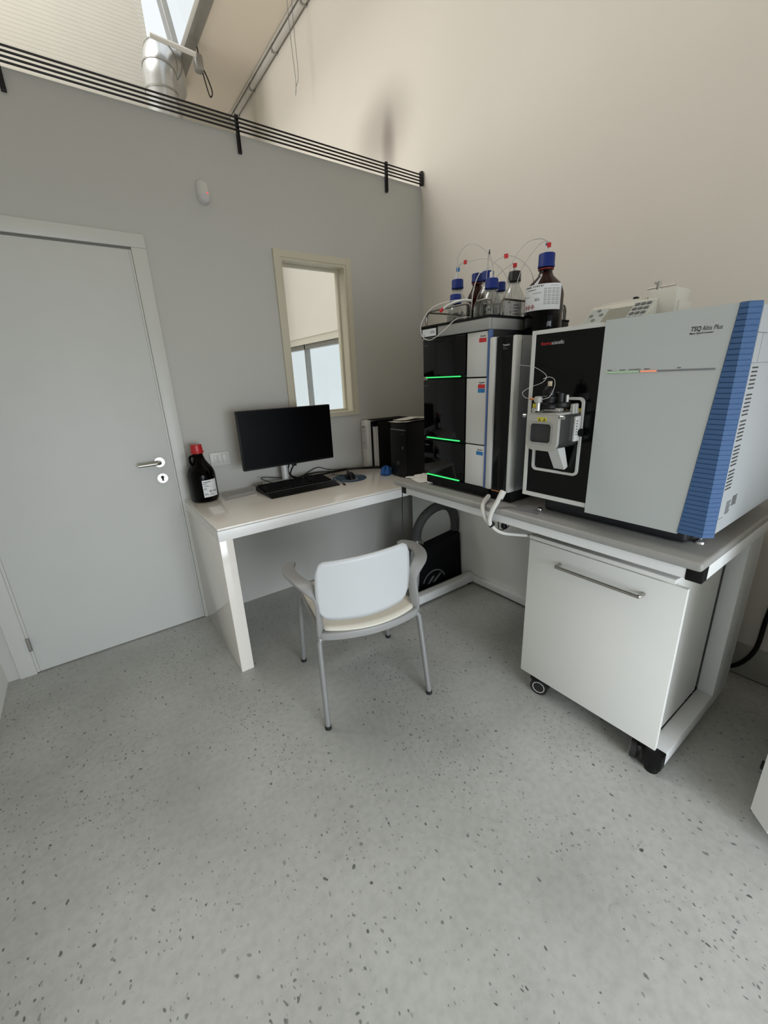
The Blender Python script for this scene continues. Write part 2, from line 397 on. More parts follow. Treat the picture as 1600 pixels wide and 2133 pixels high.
def tag(o, label=None, cat=None, group=None, kind=None):
    if label: o['label'] = label
    if cat: o['category'] = cat
    if group: o['group'] = group
    if kind: o['kind'] = kind
    return o
def thing(name, loc, label, cat, group=None, rz=0.0, kind=None):
    o = bpy.data.objects.new(name, None); COL.objects.link(o); o.location = loc; o.rotation_euler = (0, 0, rz)
    o.empty_display_size = 0.05
    WORLD[o.name] = Vector(loc)
    return tag(o, label, cat, group, kind)

BASES = {'-x': (Vector((0, -1, 0)), Vector((0, 0, 1))), '-y': (Vector((1, 0, 0)), Vector((0, 0, 1))), 'z': (Vector((1, 0, 0)), Vector((0, 1, 0)))}
def text(name, s, loc, size, face, mat, parent, bold=0.0, shear=0.0, xs=1.0, right=None, up=None, align='LEFT', width=None):
    cu = bpy.data.curves.new(name, 'FONT'); cu.body = s; cu.size = 1.0; cu.offset = bold; cu.shear = shear
    cu.align_x = align; cu.resolution_u = 3; cu.extrude = 0.004
    tmp = bpy.data.objects.new('tmp_text', cu); COL.objects.link(tmp)
    dg = bpy.context.evaluated_depsgraph_get()
    me = bpy.data.meshes.new_from_object(tmp.evaluated_get(dg)); bpy.data.objects.remove(tmp); bpy.data.curves.remove(cu)
    r, u = (Vector(right), Vector(up)) if right else BASES[face]
    n = r.cross(u); base = WORLD[parent.name]; loc = Vector(loc)
    if width and len(me.vertices): xs = width/size/max(1e-6, max(v.co.x for v in me.vertices)-min(v.co.x for v in me.vertices))
    for v in me.vertices: v.co = loc+r*(v.co.x*xs*size)+u*(v.co.y*size)+n*(v.co.z*0.02+0.0003)-base
    me.name = name; me.materials.clear(); me.materials.append(mat)
    o = bpy.data.objects.new(name, me); COL.objects.link(o); o.parent = parent; WORLD[o.name] = base
    return o
def decal(mb, loc, w, h, face=None, t=0.0004, right=None, up=None):
    # thin printed patch whose lower-left corner is loc
    r, u = (Vector(right), Vector(up)) if right else BASES[face]
    n = r.cross(u); loc = Vector(loc)
    c = [loc, loc+r*w, loc+r*w+u*h, loc+u*h]
    A = [mb.bm.verts.new(p) for p in c]; B = [mb.bm.verts.new(p+n*t) for p in c]
    mb.bm.faces.new(A[::-1]); mb.bm.faces.new(B)
    for i in range(4): mb.bm.faces.new((A[i], A[(i+1) % 4], B[(i+1) % 4], B[i]))
    return mb

# =================================================================== SETTING
H = 2.547
def S(o): o['kind'] = 'structure'; return o
S(MB().box(-7.1, 0.15, -5.3, 3.4, -0.12, 0).build('floor', M_FLOOR, smooth=False))
S(MB().box(-7.0, 0, 0.1, 3.22, 0, 0.006).build('bounce_floor_hall', M_BRIGHTWALL, smooth=False))  # pale sheet added out of view to bounce light onto the soffit
w = MB()
w.box(0, 0.15, -5.3, 0.45, 0, 4.25).box(0, 0.15, 0.45, 3.3, 1.83, 4.25).box(0, 0.15, 0.45, 3.3, 0, 0.3).box(0, 0.15, 3.1, 3.3, 0.3, 1.83)
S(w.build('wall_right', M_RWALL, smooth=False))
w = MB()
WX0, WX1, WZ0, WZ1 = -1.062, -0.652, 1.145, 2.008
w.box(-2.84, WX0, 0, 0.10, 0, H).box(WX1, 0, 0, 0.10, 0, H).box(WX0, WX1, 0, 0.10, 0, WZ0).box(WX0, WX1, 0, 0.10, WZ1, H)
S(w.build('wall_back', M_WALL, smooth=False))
S(MB().box(-2.84, -2.738, -5.2, 0, 0, H).build('wall_left', M_BRIGHTWALL, smooth=False))
w = MB()
w.box(-2.84, -2.65, -5.3, -5.2, 0, 6.5).box(-0.55, 0, -5.3, -5.2, 0, 4.25).box(-2.65, -0.55, -5.3, -5.2, 1.9, 6.5).box(-2.65, -0.55, -5.3, -5.2, 0, 0.1).box(-7.0, -2.84, -5.3, -5.2, 0, 6.5)
S(w.build('wall_front', M_BRIGHTWALL, smooth=False))
# hall beyond the partition
w = MB()
w.prism([(-7.0, 0), (0, 0), (0, 4.25), (-0.755, 4.25), (-1.13, 6.5), (-7.0, 6.5)], 'y', 3.22, 3.34)
for k in range(60):
    z = 3.5+k*0.034
    w.box(-5.2, -0.8-max(0, z-5.25)*0.17, 3.2193, 3.22, z, z+0.0315)
S(w.build('wall_hall', M_RIB, smooth=False))
w = MB()
w.box(-7.1, -7.0, -5.3, 3.34, 0, 0.5).box(-7.1, -7.0, -5.3, 3.34, 5.65, 6.5).box(-7.1, -7.0, -5.3, 0.2, 0.5, 5.65)
S(w.build('wall_hall_left', M_HALL, smooth=False))
S(MB().box(-0.63, 0.15, -5.3, 3.34, 4.25, 4.37).build('ceiling', M_SOFFIT, smooth=False))
w = MB()
w.box(-7.1, -1.0, -5.3, 0.4, 6.5, 6.62).box(-7.1, -1.0, 3.0, 3.34, 6.5, 6.62).box(-7.1, -5.0, 0.4, 3.0, 6.5, 6.62).box(-1.2, -1.0, 0.4, 3.0, 6.5, 6.62)
S(w.build('ceiling_hall', M_HALL, smooth=False))
S(MB().prism([(-0.60, 4.25), (-0.66, 4.25), (-1.045, 6.5), (-0.985, 6.5)], 'y', -5.3, 0.2).build('blocker_wall_upper', M_HALL, smooth=False))  # unseen closing wall added to keep roof daylight off the partition
# leaning clerestory glazing above the soffit edge
def cx(z): return -0.66-0.17*(z-5.25)
win = thing('window_3', (-0.66, -0.9, 4.25), None, None, kind='structure')
MB().sweep([(-0.655, -5.2, 4.27), (-0.655, 3.2, 4.27)], rrect(-0.05, 0.05, -0.035, 0.035, 0.008, 2)).build('sill_rail', M_PIPE, win)
for (y, wd) in ((0.2, 0.03), (1.45, 0.03), (2.25, 0.028), (3.16, 0.06)):
    MB().sweep([(cx(4.31), y, 4.31), (cx(6.5), y, 6.5)], rrect(-wd, wd, -0.03, 0.03, 0.004, 1), up=(1, 0, 0)).build('mullion', M_PIPE, win)
for (ya, yb) in ((0.2, 1.45), (1.45, 2.25), (2.25, 3.16)):
    MB().quad((cx(4.3), ya, 4.3), (cx(4.3), yb, 4.3), (cx(6.5), yb, 6.5), (cx(6.5), ya, 6.5)).build('pane', M_GLASS, win, smooth=False)
# unseen windows added to let daylight in
win = thing('added_window_4', (-1.60, -5.25, 0.1), None, None, kind='structure')
MB().ring([(-2.65, 0.1), (-0.55, 0.1), (-0.55, 1.9), (-2.65, 1.9)], [(-2.59, 0.16), (-0.61, 0.16), (-0.61, 1.84), (-2.59, 1.84)], 'y', -5.28, -5.22).build('added_window_frame', M_CASING, win, smooth=False)
MB().box(-1.63, -1.57, -5.28, -5.22, 0.16, 1.84).build('mullion', M_CASING, win, smooth=False)  # mullion of the added window
for (a, b) in ((-2.59, -1.63), (-1.57, -0.61)): MB().box(a, b, -5.26, -5.255, 0.16, 1.84).build('pane', M_GLASS, win, smooth=False)  # panes of the added window
win = thing('added_window_5', (-7.05, 1.7, 0.5), None, None, kind='structure')
MB().ring([(0.2, 0.5), (3.22, 0.5), (3.22, 5.65), (0.2, 5.65)], [(0.28, 0.58), (3.14, 0.58), (3.14, 5.57), (0.28, 5.57)], 'x', -7.08, -7.02).build('added_window_frame', M_PIPE, win, smooth=False)
MB().box(-7.06, -7.055, 0.28, 3.14, 0.58, 5.57).build('pane', M_GLASS, win, smooth=False)  # pane of the added window

# hall window low in the right wall, seen through the partition window
win = thing('window_2', (0.07, 1.75, 0.3), None, None, kind='structure')
MB().box(-0.006, 0.0, 0.45, 3.2, 1.735, 1.80).build('head_rail', M_HALL, win, smooth=False)
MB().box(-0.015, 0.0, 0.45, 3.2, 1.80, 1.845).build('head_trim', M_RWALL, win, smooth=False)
for y in (0.47, 2.035, 3.08): MB().box(0.03, 0.09, y-0.011, y+0.011, 0.3, 1.75).build('mullion', M_PIPE, win, smooth=False)
for (a, b) in ((0.47, 2.035), (2.035, 3.08)): MB().box(0.055, 0.06, a, b, 0.3, 1.75).build('pane', M_GLASS, win, smooth=False)
for z in (0.36, 1.72): MB().box(0.03, 0.09, 0.45, 3.1, z-0.03, z+0.03).build('transom', M_PIPE, win, smooth=False)

# door with casing
d = thing('door_1', (-2.22, -0.01, 0), None, None, kind='structure')
MB().box(-2.610, -1.822, -0.008, 0, 0.006, 1.968, 0.002).build('door_leaf', M_DOOR, d)
MB().box(-2.622, -1.812, -0.003, 0.001, 0.0, 1.978).build('shadow_gap', M_SEAM, d, smooth=False)
MB().box(-1.812, -1.748, -0.016, 0, 0, 1.978, 0.003).build('casing_side', M_CASING, d)
MB().box(-2.690, -2.622, -0.016, 0, 0, 1.978, 0.003).build('casing_side', M_CASING, d)
MB().box(-2.690, -1.748, -0.016, 0, 1.978, 2.037, 0.003).build('casing_head', M_CASING, d)
MB().box(-1.823, -1.8125, -0.012, 0, 0.006, 1.968, 0.003).build('rebate_strip', M_CASING, d)
MB().box(-2.6225, -2.610, -0.012, 0, 0.006, 1.968, 0.003).build('rebate_strip', M_CASING, d)
for z in (0.17, 1.75): MB().cyl((-2.6165, -0.017, z-0.035), (-2.6165, -0.017, z+0.035), 0.008, 12).build('hinge', M_STEEL, d)
hn = MB().cyl((-1.882, 0.0, 0.973), (-1.882, -0.018, 0.973), 0.026, 28).build('handle_rose', M_STEEL, d)
MB().tube([(-1.882, -0.012, 0.973), (-1.884, -0.045, 0.973), (-1.894, -0.056, 0.973), (-1.915, -0.058, 0.973), (-1.985, -0.058, 0.972)], 0.0095, 12, smooth=4).build('lever', M_STEEL, hn)
lk = MB().cyl((-1.882, 0.0, 0.886), (-1.882, -0.016, 0.886), 0.026, 28).build('lock_rose', M_STEEL, d)
MB().box(-1.8865, -1.8775, -0.0175, -0.015, 0.872, 0.892, 0.002).cyl((-1.882, -0.015, 0.892), (-1.882, -0.0175, 0.892), 0.008, 14).build('cylinder_keyhole', M_BLACK, lk)

# partition window: beige frame, pane
win = thing('window_1', (-0.857, 0.05, 1.12), None, None, kind='structure')
def fr(x0, x1, z0, z1): return [(x0, z0), (x1, z0), (x1, z1), (x0, z1)]
MB().ring(fr(-1.110, -0.604, 1.118, 2.058), fr(-1.074, -0.640, 1.133, 2.022), 'y', -0.014, 0).build('architrave', M_BEIGE, win, smooth=False)
MB().ring(fr(WX0-0.012, WX1+0.012, WZ0-0.012, WZ1+0.014), fr(WX0+0.001, WX1-0.001, WZ0+0.001, WZ1-0.001), 'y', -0.010, 0.115).build('reveal_lining', M_BEIGE, win, smooth=False)
MB().ring(fr(WX0, WX1, WZ0, WZ1), fr(WX0+0.014, WX1-0.014, WZ0+0.014, WZ1-0.014), 'y', 0.062, 0.085).build('glazing_bead', M_BEIGE, win, smooth=False)
MB().box(WX0+0.004, WX1-0.004, 0.072, 0.076, WZ0+0.004, WZ1-0.004).build('pane', M_GLASS, win, smooth=False)
# wall lining under the bench and the baseboard beyond it
S(MB().box(-0.056, 0, -2.05, 0, 0, 0.76, 0.003).build('trim_1', M_BRIGHTWALL))
S(MB().box(-0.014, 0, -5.2, -2.05, 0.004, 0.157, 0.004).build('baseboard_right', M_BASE))

# =================================================================== HALL SERVICES
duct = thing('ventilation_duct', (-0.95, 2.4, 2.2), 'shiny aluminium ventilation duct bending below the roof glazing', 'duct')
dp = catmull([(-0.95, 2.40, 2.0), (-0.95, 2.40, 3.0), (-0.95, 2.40, 3.78), (-0.945, 2.40, 3.98), (-0.905, 2.45, 4.13), (-0.83, 2.57, 4.19), (-0.76, 2.75, 4.2), (-0.70, 2.95, 4.22)], 6)
MB().tube(dp, 0.135, 28).build('duct_pipe', M_ALU, duct)
for k in (9, 13, 19, 24, 30):
    p = dp[k]; t = (dp[k+1]-dp[k-1]).normalized()
    MB().cyl(p-t*0.008, p+t*0.008, 0.139, 28).build('seam_band', M_PIPE, duct)
MB().cyl((-0.80, 2.62, 2.0), (-0.80, 2.62, 4.12), 0.06, 20).build('branch_pipe', M_ALU, duct)
MB().cyl((-1.02, 2.22, 4.14), (-0.66, 2.22, 4.12), 0.019, 16).build('cross_pipe', M_WHITEPL, duct)
con = thing('wall_conduit', (-0.04, 1.5, 4.18), 'long grey conduit pipe along the top of the right wall', 'conduit')
MB().cyl((-0.03, -5.15, 4.220), (-0.03, 3.2, 4.220), 0.026, 16).build('pipe', M_PALEPIPE, con)
MB().cyl((-0.067, -5.15, 4.239), (-0.067, 3.2, 4.239), 0.009, 12).build('pipe', M_PALEPIPE, con)
for y in (0.4, 1.35, 1.95, 2.55, 3.05): MB().box(-0.062, 0, y-0.010, y+0.010, 4.190, 4.25, 0.004).build('clamp', M_PIPE, con)
wire = thing('hanging_wire', (-0.17, 1.33, 3.62), 'pair of thin loose wires hanging below the soffit beside the right wall', 'wire')
for (dx, dy) in ((0, 0), (0.025, -0.03)):
    MB().tube([(-0.17+dx, 1.36+dy, 4.25), (-0.165+dx*0.9, 1.36+dy*0.9, 3.95), (-0.155+dx*0.8, 1.355+dy*0.5, 3.72), (-0.16, 1.35, 3.64), (-0.168, 1.352, 3.585)], 0.0022, 5, smooth=4).build('wire_strand', M_GREYINK, wire)
jb = thing('junction_cable', (-0.66, 2.1, 4.1), 'tangle of dark cable hanging from the roof glazing rail', 'cable')
MB().tube([(-0.62, 2.28, 4.22), (-0.60, 2.30, 4.12), (-0.555, 2.3, 4.02), (-0.53, 2.3, 3.93), (-0.555, 2.3, 3.89), (-0.58, 2.3, 3.98), (-0.60, 2.3, 4.1)], 0.006, 6, smooth=5).build('cable_loop', M_DARKMETAL, jb)
MB().box(-0.66, -0.59, 2.24, 2.33, 4.04, 4.16, 0.02).build('cable_bundle', M_PIPE, jb)

# rod railing along the top of the partition
rail = thing('rod_railing', (-1.3, -0.02, H-0.1), 'four dark parallel rods on brackets along the partition top', 'railing')
for k in range(4): MB().cyl((-2.72, -0.02, 2.554+0.0172*k), (-0.012, -0.02, 2.554+0.0172*k), 0.0042, 8).build('rod', M_DARKMETAL, rail)
for x in (-2.14, -1.225, -0.297):
    mb = MB().box(x-0.009, x+0.009, -0.0125, -0.001, 2.463, 2.622, 0.0015).box(x-0.006, x-0.003, -0.018, -0.0125, 2.47, 2.622).box(x+0.003, x+0.006, -0.018, -0.0125, 2.47, 2.622)
    mb.build('bracket', M_DARKMETAL, rail)
MB().box(-0.024, -0.006, -0.03, -0.006, 2.545, 2.625, 0.002).build('end_bracket', M_DARKMETAL, rail)

# motion detector
pir = thing('motion_detector', (-1.44, -0.0, 2.205), 'white rounded motion detector with red light high on the partition', 'detector')
def pirf(u, v):
    a = math.pi*u; z = 2.205+0.112*v
    hw = 0.0335*math.sin(min(1, (v*3.2)**0.6)*math.pi/2)*(1-0.25*max(0, v-0.5)); hw *= math.sqrt(max(0.0, 1-max(0, (v-0.78)/0.22)**2))
    return (-1.44-hw*math.cos(a), -0.034*math.sin(a)*(hw/0.0335)*(1.15-0.4*v), z)
MB().grid(pirf, 16, 18).build('housing', M_CASING, pir)
def lensf(u, v):
    a = math.pi*(0.16+0.68*u); z = 2.209+0.038*v; q = pirf(0.16+0.68*u, (z-2.205)/0.112)
    return (q[0], q[1]-0.0015, q[2])
MB().grid(lensf, 12, 8).build('lens', M_PAPERG, pir)
MB().box(-1.432, -1.424, -0.038, -0.034, 2.249, 2.253, 0.001).build('indicator_light', M_REDLED, pir)

# light switch
sw = thing('light_switch', (-1.567, 0, 0.905), 'cream three-rocker light switch plate between bottle and monitor', 'switch')
MB().box(-1.625, -1.512, -0.010, 0, 0.905, 0.985, 0.004).build('plate', M_CASING, sw)
for k in range(3): MB().box(-1.604+0.0245*k, -1.581+0.0245*k, -0.0135, -0.009, 0.922, 0.968, 0.0015).build('rocker', M_CASING, sw)

# =================================================================== DESK
XL, XR, DY, DZ, T = -1.796, -0.07, -0.671, 0.75, 0.06
desk = thing('desk', (-0.93, -0.335, 0), 'glossy white parsons desk against the partition', 'desk')
MB().box(XL, XR, DY, -0.004, DZ-0.010, DZ, 0.0015).build('top_sheet', M_DESK, desk)
MB().box(XL+0.001, XR, DY+0.0015, -0.004, DZ-0.0115, DZ-0.010).build('seam', M_SEAM, desk, smooth=False)
MB().box(XL, XR, DY, DY+0.03, DZ-T, DZ-0.0115, 0.001).build('front_apron', M_DESKEDGE, desk)
MB().box(XL+0.03, XR, DY+0.03, -0.004, DZ-T, DZ-0.0115).build('top_core', M_DESKEDGE, desk, smooth=False)
MB().box(XL, XL+T, DY, -0.004, 0, DZ-T, 0.0015).build('side_panel', M_DESK, desk)
MB().box(XL, XL+0.03, DY+0.03, -0.004, DZ-T, DZ-0.0115).build('side_upper', M_DESK, desk)

MB().prism([(-1.690, -0.222), (-1.655, -0.232), (-1.652, -0.226), (-1.687, -0.216)], 'z', DZ, DZ+0.0006).build('desk_sticker', M_GREYINK, desk, smooth=False)  # small grey sticker on the desk top

# =================================================================== BENCH
bench = thing('lab_bench', (-0.58, -1.53, 0), 'lab bench with grey worktop on a white steel frame', 'bench')
BT = 0.867
MB().box(-0.986, -0.19, -2.176, -0.885, BT-0.026, BT, 0.008, 3).build('worktop', M_BENCHTOP, bench)
MB().box(-0.965, -0.925, -2.137, -0.958, 0.805, 0.8405, 0.002).build('front_rail', M_FRAME, bench)
MB().box(-0.93, -0.20, -2.175, -2.137, 0.803, 0.8455, 0.002).build('side_rail', M_FRAME, bench)
MB().box(-0.93, -0.20, -0.958, -0.924, 0.805, 0.8405, 0.002).build('side_rail', M_FRAME, bench)
MB().box(-0.966, -0.93, -2.1755, -2.137, 0.8025, 0.8455, 0.002).build('end_cap', M_BLACK, bench)
MB().box(-0.966, -0.93, -0.958, -0.9235, 0.8045, 0.8405, 0.002).build('end_cap', M_BLACK, bench)
MB().box(-0.24, -0.20, -2.137, -0.775, 0.805, 0.8405, 0.002).build('back_rail', M_FRAME, bench)
MB().box(-0.37, -0.20, -2.14, -2.085, 0.03, 0.803, 0.003).build('upright', M_FRAME, bench)
MB().box(-0.80, -0.37, -2.14, -2.085, 0.028, 0.083, 0.003).build('foot', M_FRAME, bench)
MB().box(-0.836, -0.80, -2.141, -2.084, 0.026, 0.085, 0.003).cyl((-0.815, -2.11, 0), (-0.815, -2.11, 0.03), 0.022, 18).build('foot_cap', M_BLACK, bench)
MB().cyl((-0.25, -2.11, 0), (-0.25, -2.11, 0.03), 0.018, 14).build('levelling_foot', M_BLACK, bench)
MB().box(-0.80, -0.25, -0.775, -0.725, 0.015, 0.07, 0.003).build('foot', M_FRAME, bench)
MB().prism([(-2.085, 0.02), (-0.12, 0.02), (-0.12, 0.685), (-0.68, 0.685), (-0.68, 0.805), (-2.085, 0.805)], 'x', -0.236, -0.222).build('back_panel', M_BRIGHTWALL, bench, smooth=False)
MB().box(-0.265, -0.236, -2.085, -0.775, 0.015, 0.058, 0.003).build('floor_stretcher', M_FRAME, bench)
for x in (-0.78, -0.28): MB().cyl((x, -0.75, 0), (x, -0.75, 0.016), 0.018, 14).build('levelling_foot', M_BLACK, bench)

# wheeled cabinet under the bench
cab = thing('wheeled_cabinet', (-0.57, -1.85, 0), 'white wheeled cabinet with long steel handle under the bench', 'cabinet')
MB().box(-0.822, -0.39, -2.084, -1.58, 0.088, 0.735, 0.002).build('body', M_CAB, cab)
MB().box(-0.842, -0.82, -2.083, -1.576, 0.7215, 0.737, 0.002).build('top_lip', M_CAB, cab)
cdoor = MB().box(-0.8385, -0.822, -2.116, -1.576, 0.102, 0.7165, 0.0015).build('door', M_CAB, cab)
MB().tube([(-0.838, -1.712, 0.656), (-0.862, -1.712, 0.656), (-0.870, -1.718, 0.656), (-0.872, -1.735, 0.656), (-0.872, -1.98, 0.656), (-0.870, -1.997, 0.656), (-0.862, -2.003, 0.656), (-0.838, -2.003, 0.656)], 0.006, 10, smooth=3).build('handle', M_STEEL, cdoor)
def castor(x, y, a):
    c = MB().cyl((x, y, 0.08), (x, y, 0.105), 0.018, 14).box(x-0.028, x+0.028, y-0.022, y+0.022, 0.055, 0.092, 0.012).build('castor', M_BLACK, cab)
    dx, dy = math.cos(a), math.sin(a)
    for s in (-1, 1):
        p = Vector((x+0.016*math.cos(a+math.pi/2), y+0.016*math.sin(a+math.pi/2), 0.037))
        q = Vector((dx, dy, 0))
        MB().cyl(p+q*0.006*s, p+q*0.026*s, 0.037, 22).build('wheel', M_RUBBER, c)
        o = MB().lathe([(0.023, 0), (0.026, 0), (0.026, 0.0015), (0.023, 0.0015), (0.023, 0)], (0, 0, 0), 22).build('wheel_ring', M_PAPERG, c, world=False)
        o.location = p+q*0.0262*s-WORLD[cab.name]; o.rotation_euler = (q*s).to_track_quat('Z', 'Y').to_euler()
castor(-0.79, -1.63, R(195)); castor(-0.785, -2.055, R(105)); castor(-0.35, -1.63, R(160)); castor(-0.35, -2.03, R(200))

# black pump enclosure with arched hose
pb = thing('pump_enclosure', (-0.44, -0.61, 0), 'black enclosure box with pale round emblem on the floor below the bench', 'enclosure')
mb = MB().prism([(-0.632, 0.02), (-0.243, 0.02), (-0.265, 0.335), (-0.60, 0.300)], 'y', -0.65, -0.57)
mb.build('housing', M_BOX, pb, smooth=False)
MB().prism([(-0.665, 0.02), (-0.634, 0.02), (-0.606, 0.28), (-0.632, 0.28)], 'y', -0.645, -0.575).build('side_cover', M_BOXGREY, pb, smooth=False)
mb = MB(); cxl, czl = -0.50, 0.03
arc = [(cxl+0.10*math.cos(t), -0.6515, czl+0.10*math.sin(t)) for t in [R(20+140*k/20) for k in range(21)]]
mb.sweep(arc, [(-0.001, -0.0035), (0.001, -0.0035), (0.001, 0.0035), (-0.001, 0.0035)], up=(0, 0, 1))
mb.prism([(cxl-0.06, 0.045), (cxl-0.015, 0.09), (cxl+0.005, 0.09), (cxl-0.04, 0.045)], 'y', -0.6515, -0.65)
mb.prism([(cxl-0.02, 0.045), (cxl+0.05, 0.095), (cxl+0.07, 0.095), (cxl+0.01, 0.045)], 'y', -0.6515, -0.65)
mb.build('emblem', M_GREYINK, pb)
MB().cyl((-0.604, -0.60, 0.28), (-0.604, -0.60, 0.345), 0.022, 16).cyl((-0.604, -0.60, 0.345), (-0.604, -0.60, 0.36), 0.031, 18).build('pipe_coupling', M_CHROME, pb)
for (dx, z) in ((-0.026, 0.33), (0.032, 0.335)): MB().box(-0.604+dx-0.008, -0.604+dx+0.008, -0.625, -0.605, z-0.014, z+0.014, 0.004).build('clamp_screw', M_STEEL, pb)
hp = catmull([(-0.604, -0.60, 0.345), (-0.602, -0.60, 0.39), (-0.588, -0.6, 0.44), (-0.54, -0.6, 0.497), (-0.46, -0.6, 0.535), (-0.37, -0.6, 0.54), (-0.305, -0.6, 0.505), (-0.263, -0.595, 0.43), (-0.25, -0.59, 0.35), (-0.255, -0.58, 0.27)], 12)
mb = MB(); seg = 16
mb.sweep(hp, [(0.031*math.cos(2*math.pi*k/seg), 0.031*math.sin(2*math.pi*k/seg)) for k in range(seg)], up=(0, 1, 0), scale=[1.0 if i % 2 else 0.92 for i in range(len(hp))])
mb.build('corrugated_hose', M_HOSE, pb)

# =================================================================== EQUIPMENT AT THE RIGHT EDGE, CABLE
rc = thing('floor_unit', (-0.5, -2.9, 0), 'white floor-standing unit cut off by the right edge', 'equipment')
MB().prism([(-0.778, -2.365), (-0.2, -2.365), (-0.2, -3.5), (-0.83, -3.5), (-0.83, -2.415)], 'z', 0.05, 0.92).build('housing', M_CAB, rc, smooth=False)  # only a corner is in view; unseen height and length extended to shade the bench
MB().prism([(-0.785, -2.36), (-0.19, -2.36), (-0.19, -3.51), (-0.842, -3.51), (-0.842, -2.412)], 'z', 0.92, 0.945).build('top_panel', M_BENCHTOP, rc, smooth=False)
for (ya, yb_) in ((-2.95, -2.43), (-3.48, -2.96)): MB().box(-0.838, -0.83, ya, yb_, 0.07, 0.90, 0.002).build('front_panel', M_CAB, rc)
MB().box(-0.74, -0.25, -3.46, -2.42, 0.0, 0.05).build('plinth', M_BLACKMAT, rc, smooth=False)
MB().cyl((-0.70, -2.362, 0.16), (-0.70, -2.352, 0.16), 0.014, 14).build('screw_knob', M_BLACK, rc)
pc = MB().tube([(-0.04, -2.03, 0.02), (-0.03, -2.07, 0.022), (-0.025, -2.115, 0.04), (-0.03, -2.15, 0.09), (-0.03, -2.172, 0.15), (-0.03, -2.18, 0.21), (-0.03, -2.183, 0.33), (-0.03, -2.20, 0.55), (-0.03, -2.22, 0.8)], 0.009, 10, smooth=5).build('power_cable', M_BLACK)
tag(pc, 'thick black cable rising along the wall behind the bench end', 'cable')

# =================================================================== CHAIR
ch = thing('armchair', (-1.347, -1.066, 0), 'white plastic visitor chair with grey armrests at the desk', 'chair', rz=R(-13.5))
def seatf(u, v):
    x = (u*2-1); y = v*2-1
    X = -0.010+x*(0.203+0.006*y)*(1-0.05*abs(y)**6); Y = y*0.212-(0.045*(1-x*x) if y < 0 else -0.012*(1-x*x))*abs(y)**1.5+0.008
    Z = 0.437-0.012*(1-x*x)*(1-0.5*y*y)-0.02*max(0, y-0.6)
    return (X, Y, Z)
MB().grid(seatf, 18, 16).build('seat', M_CHAIRS, ch, world=False, solid=0.010, label='cream seat shell')
def backf(u, v):
    x = u*2-1; ax = abs(x)
    zt = 0.742+0.008*x-0.045*max(0, (ax-0.84)/0.16)**2.6
    zb = 0.474+0.020*x*x+0.045*max(0, (ax-0.80)/0.20)**2.2
    z = zb+(zt-zb)*v; k = (z-0.47)/0.28
    return (-0.036+x*(0.186+0.004*math.sin(math.pi*v)), -0.205-0.030*(1-x*x)-0.030*k, z)
MB().grid(backf, 26, 14).build('backrest', M_CHAIRW, ch, world=False, solid=0.009)
for s in (-1, 1):
    def ax_(h, c): return c+s*h
    path = catmull([(ax_(0.204, -0.010), -0.185, 0.412), (ax_(0.203, -0.012), -0.195, 0.46), (ax_(0.198, -0.018), -0.203, 0.53), (ax_(0.200, -0.020), -0.203, 0.580), (ax_(0.222, -0.016), -0.188, 0.612), (ax_(0.252, -0.008), -0.150, 0.624), (ax_(0.272, -0.004), -0.095, 0.626), (ax_(0.280, -0.004), -0.03, 0.623), (ax_(0.274, -0.004), 0.03, 0.618), (ax_(0.255, -0.004), 0.075, 0.612)], 6)
    mb = MB()
    # flat blade: stands on edge as a post, turns flat as an armrest
    n = len(path); rings = []
    for i, p in enumerate(path):
        t = (path[min(i+1, n-1)]-path[max(i-1, 0)]).normalized(); f = i/(n-1)
        k = min(1, max(0, (f-0.28)/0.24)); k = k*k*(3-2*k)
        wv = Vector((s*0.55, -0.83, 0)).lerp(Vector((s*0.9, 0.35, 0)), k)
        wv = (wv-t*wv.dot(t)).normalized(); nv = t.cross(wv)
        hw = 0.020+0.006*k-0.006*max(0, (f-0.9)/0.1); ht = 0.0085
        prof = rrect(-hw, hw, -ht, ht, 0.006, 2)
        rings.append([mb.bm.verts.new(p+wv*a+nv*b) for a, b in prof])
    for i in range(n-1):
        m_ = len(rings[0])
        for j in range(m_): mb.bm.faces.new((rings[i][j], rings[i][(j+1) % m_], rings[i+1][(j+1) % m_], rings[i+1][j]))
    mb.bm.faces.new(rings[0][::-1]); mb.bm.faces.new(rings[-1]); bmesh.ops.recalc_face_normals(mb.bm, faces=mb.bm.faces)
    mb.build('armrest', M_CHAIRG, ch, world=False)
rr = catmull([(-0.218, -0.175, 0.414), (-0.206, -0.205, 0.414), (-0.12, -0.234, 0.413), (-0.01, -0.246, 0.412), (0.10, -0.234, 0.413), (0.186, -0.205, 0.414), (0.198, -0.175, 0.414)], 5)
MB().sweep(rr, rrect(-0.010, 0.010, -0.016, 0.016, 0.005, 2)).build('rear_rail', M_CHAIRG, ch, world=False)
for s in (-1, 1):
    MB().sweep([(-0.010+s*0.207, -0.19, 0.414), (-0.010+s*0.204, 0.2, 0.414)], rrect(-0.008, 0.008, -0.013, 0.013, 0.004, 2)).build('side_rail', M_CHAIRG, ch, world=False)
    for (fy, yt) in ((-0.235, -0.19), (0.232, 0.17)):
        hx = 0.0 if s < 0 else -0.018
        lp = catmull([(-0.01+s*0.18, yt, 0.395), (-0.01+s*0.207, yt*1.02, 0.398), (hx+s*0.222, yt*1.03, 0.388), (hx*0.9+s*0.226, yt*1.05, 0.355), (s*0.232, fy, 0.012)], 5)
        lg = MB().tube(lp, 0.0115, 12).build('leg', M_CHAIRL, ch, world=False)
        MB().cyl((s*0.232, fy, 0), (s*0.232, fy, 0.016), 0.0135, 12).build('rubber_foot', M_RUBBER, lg, world=False)

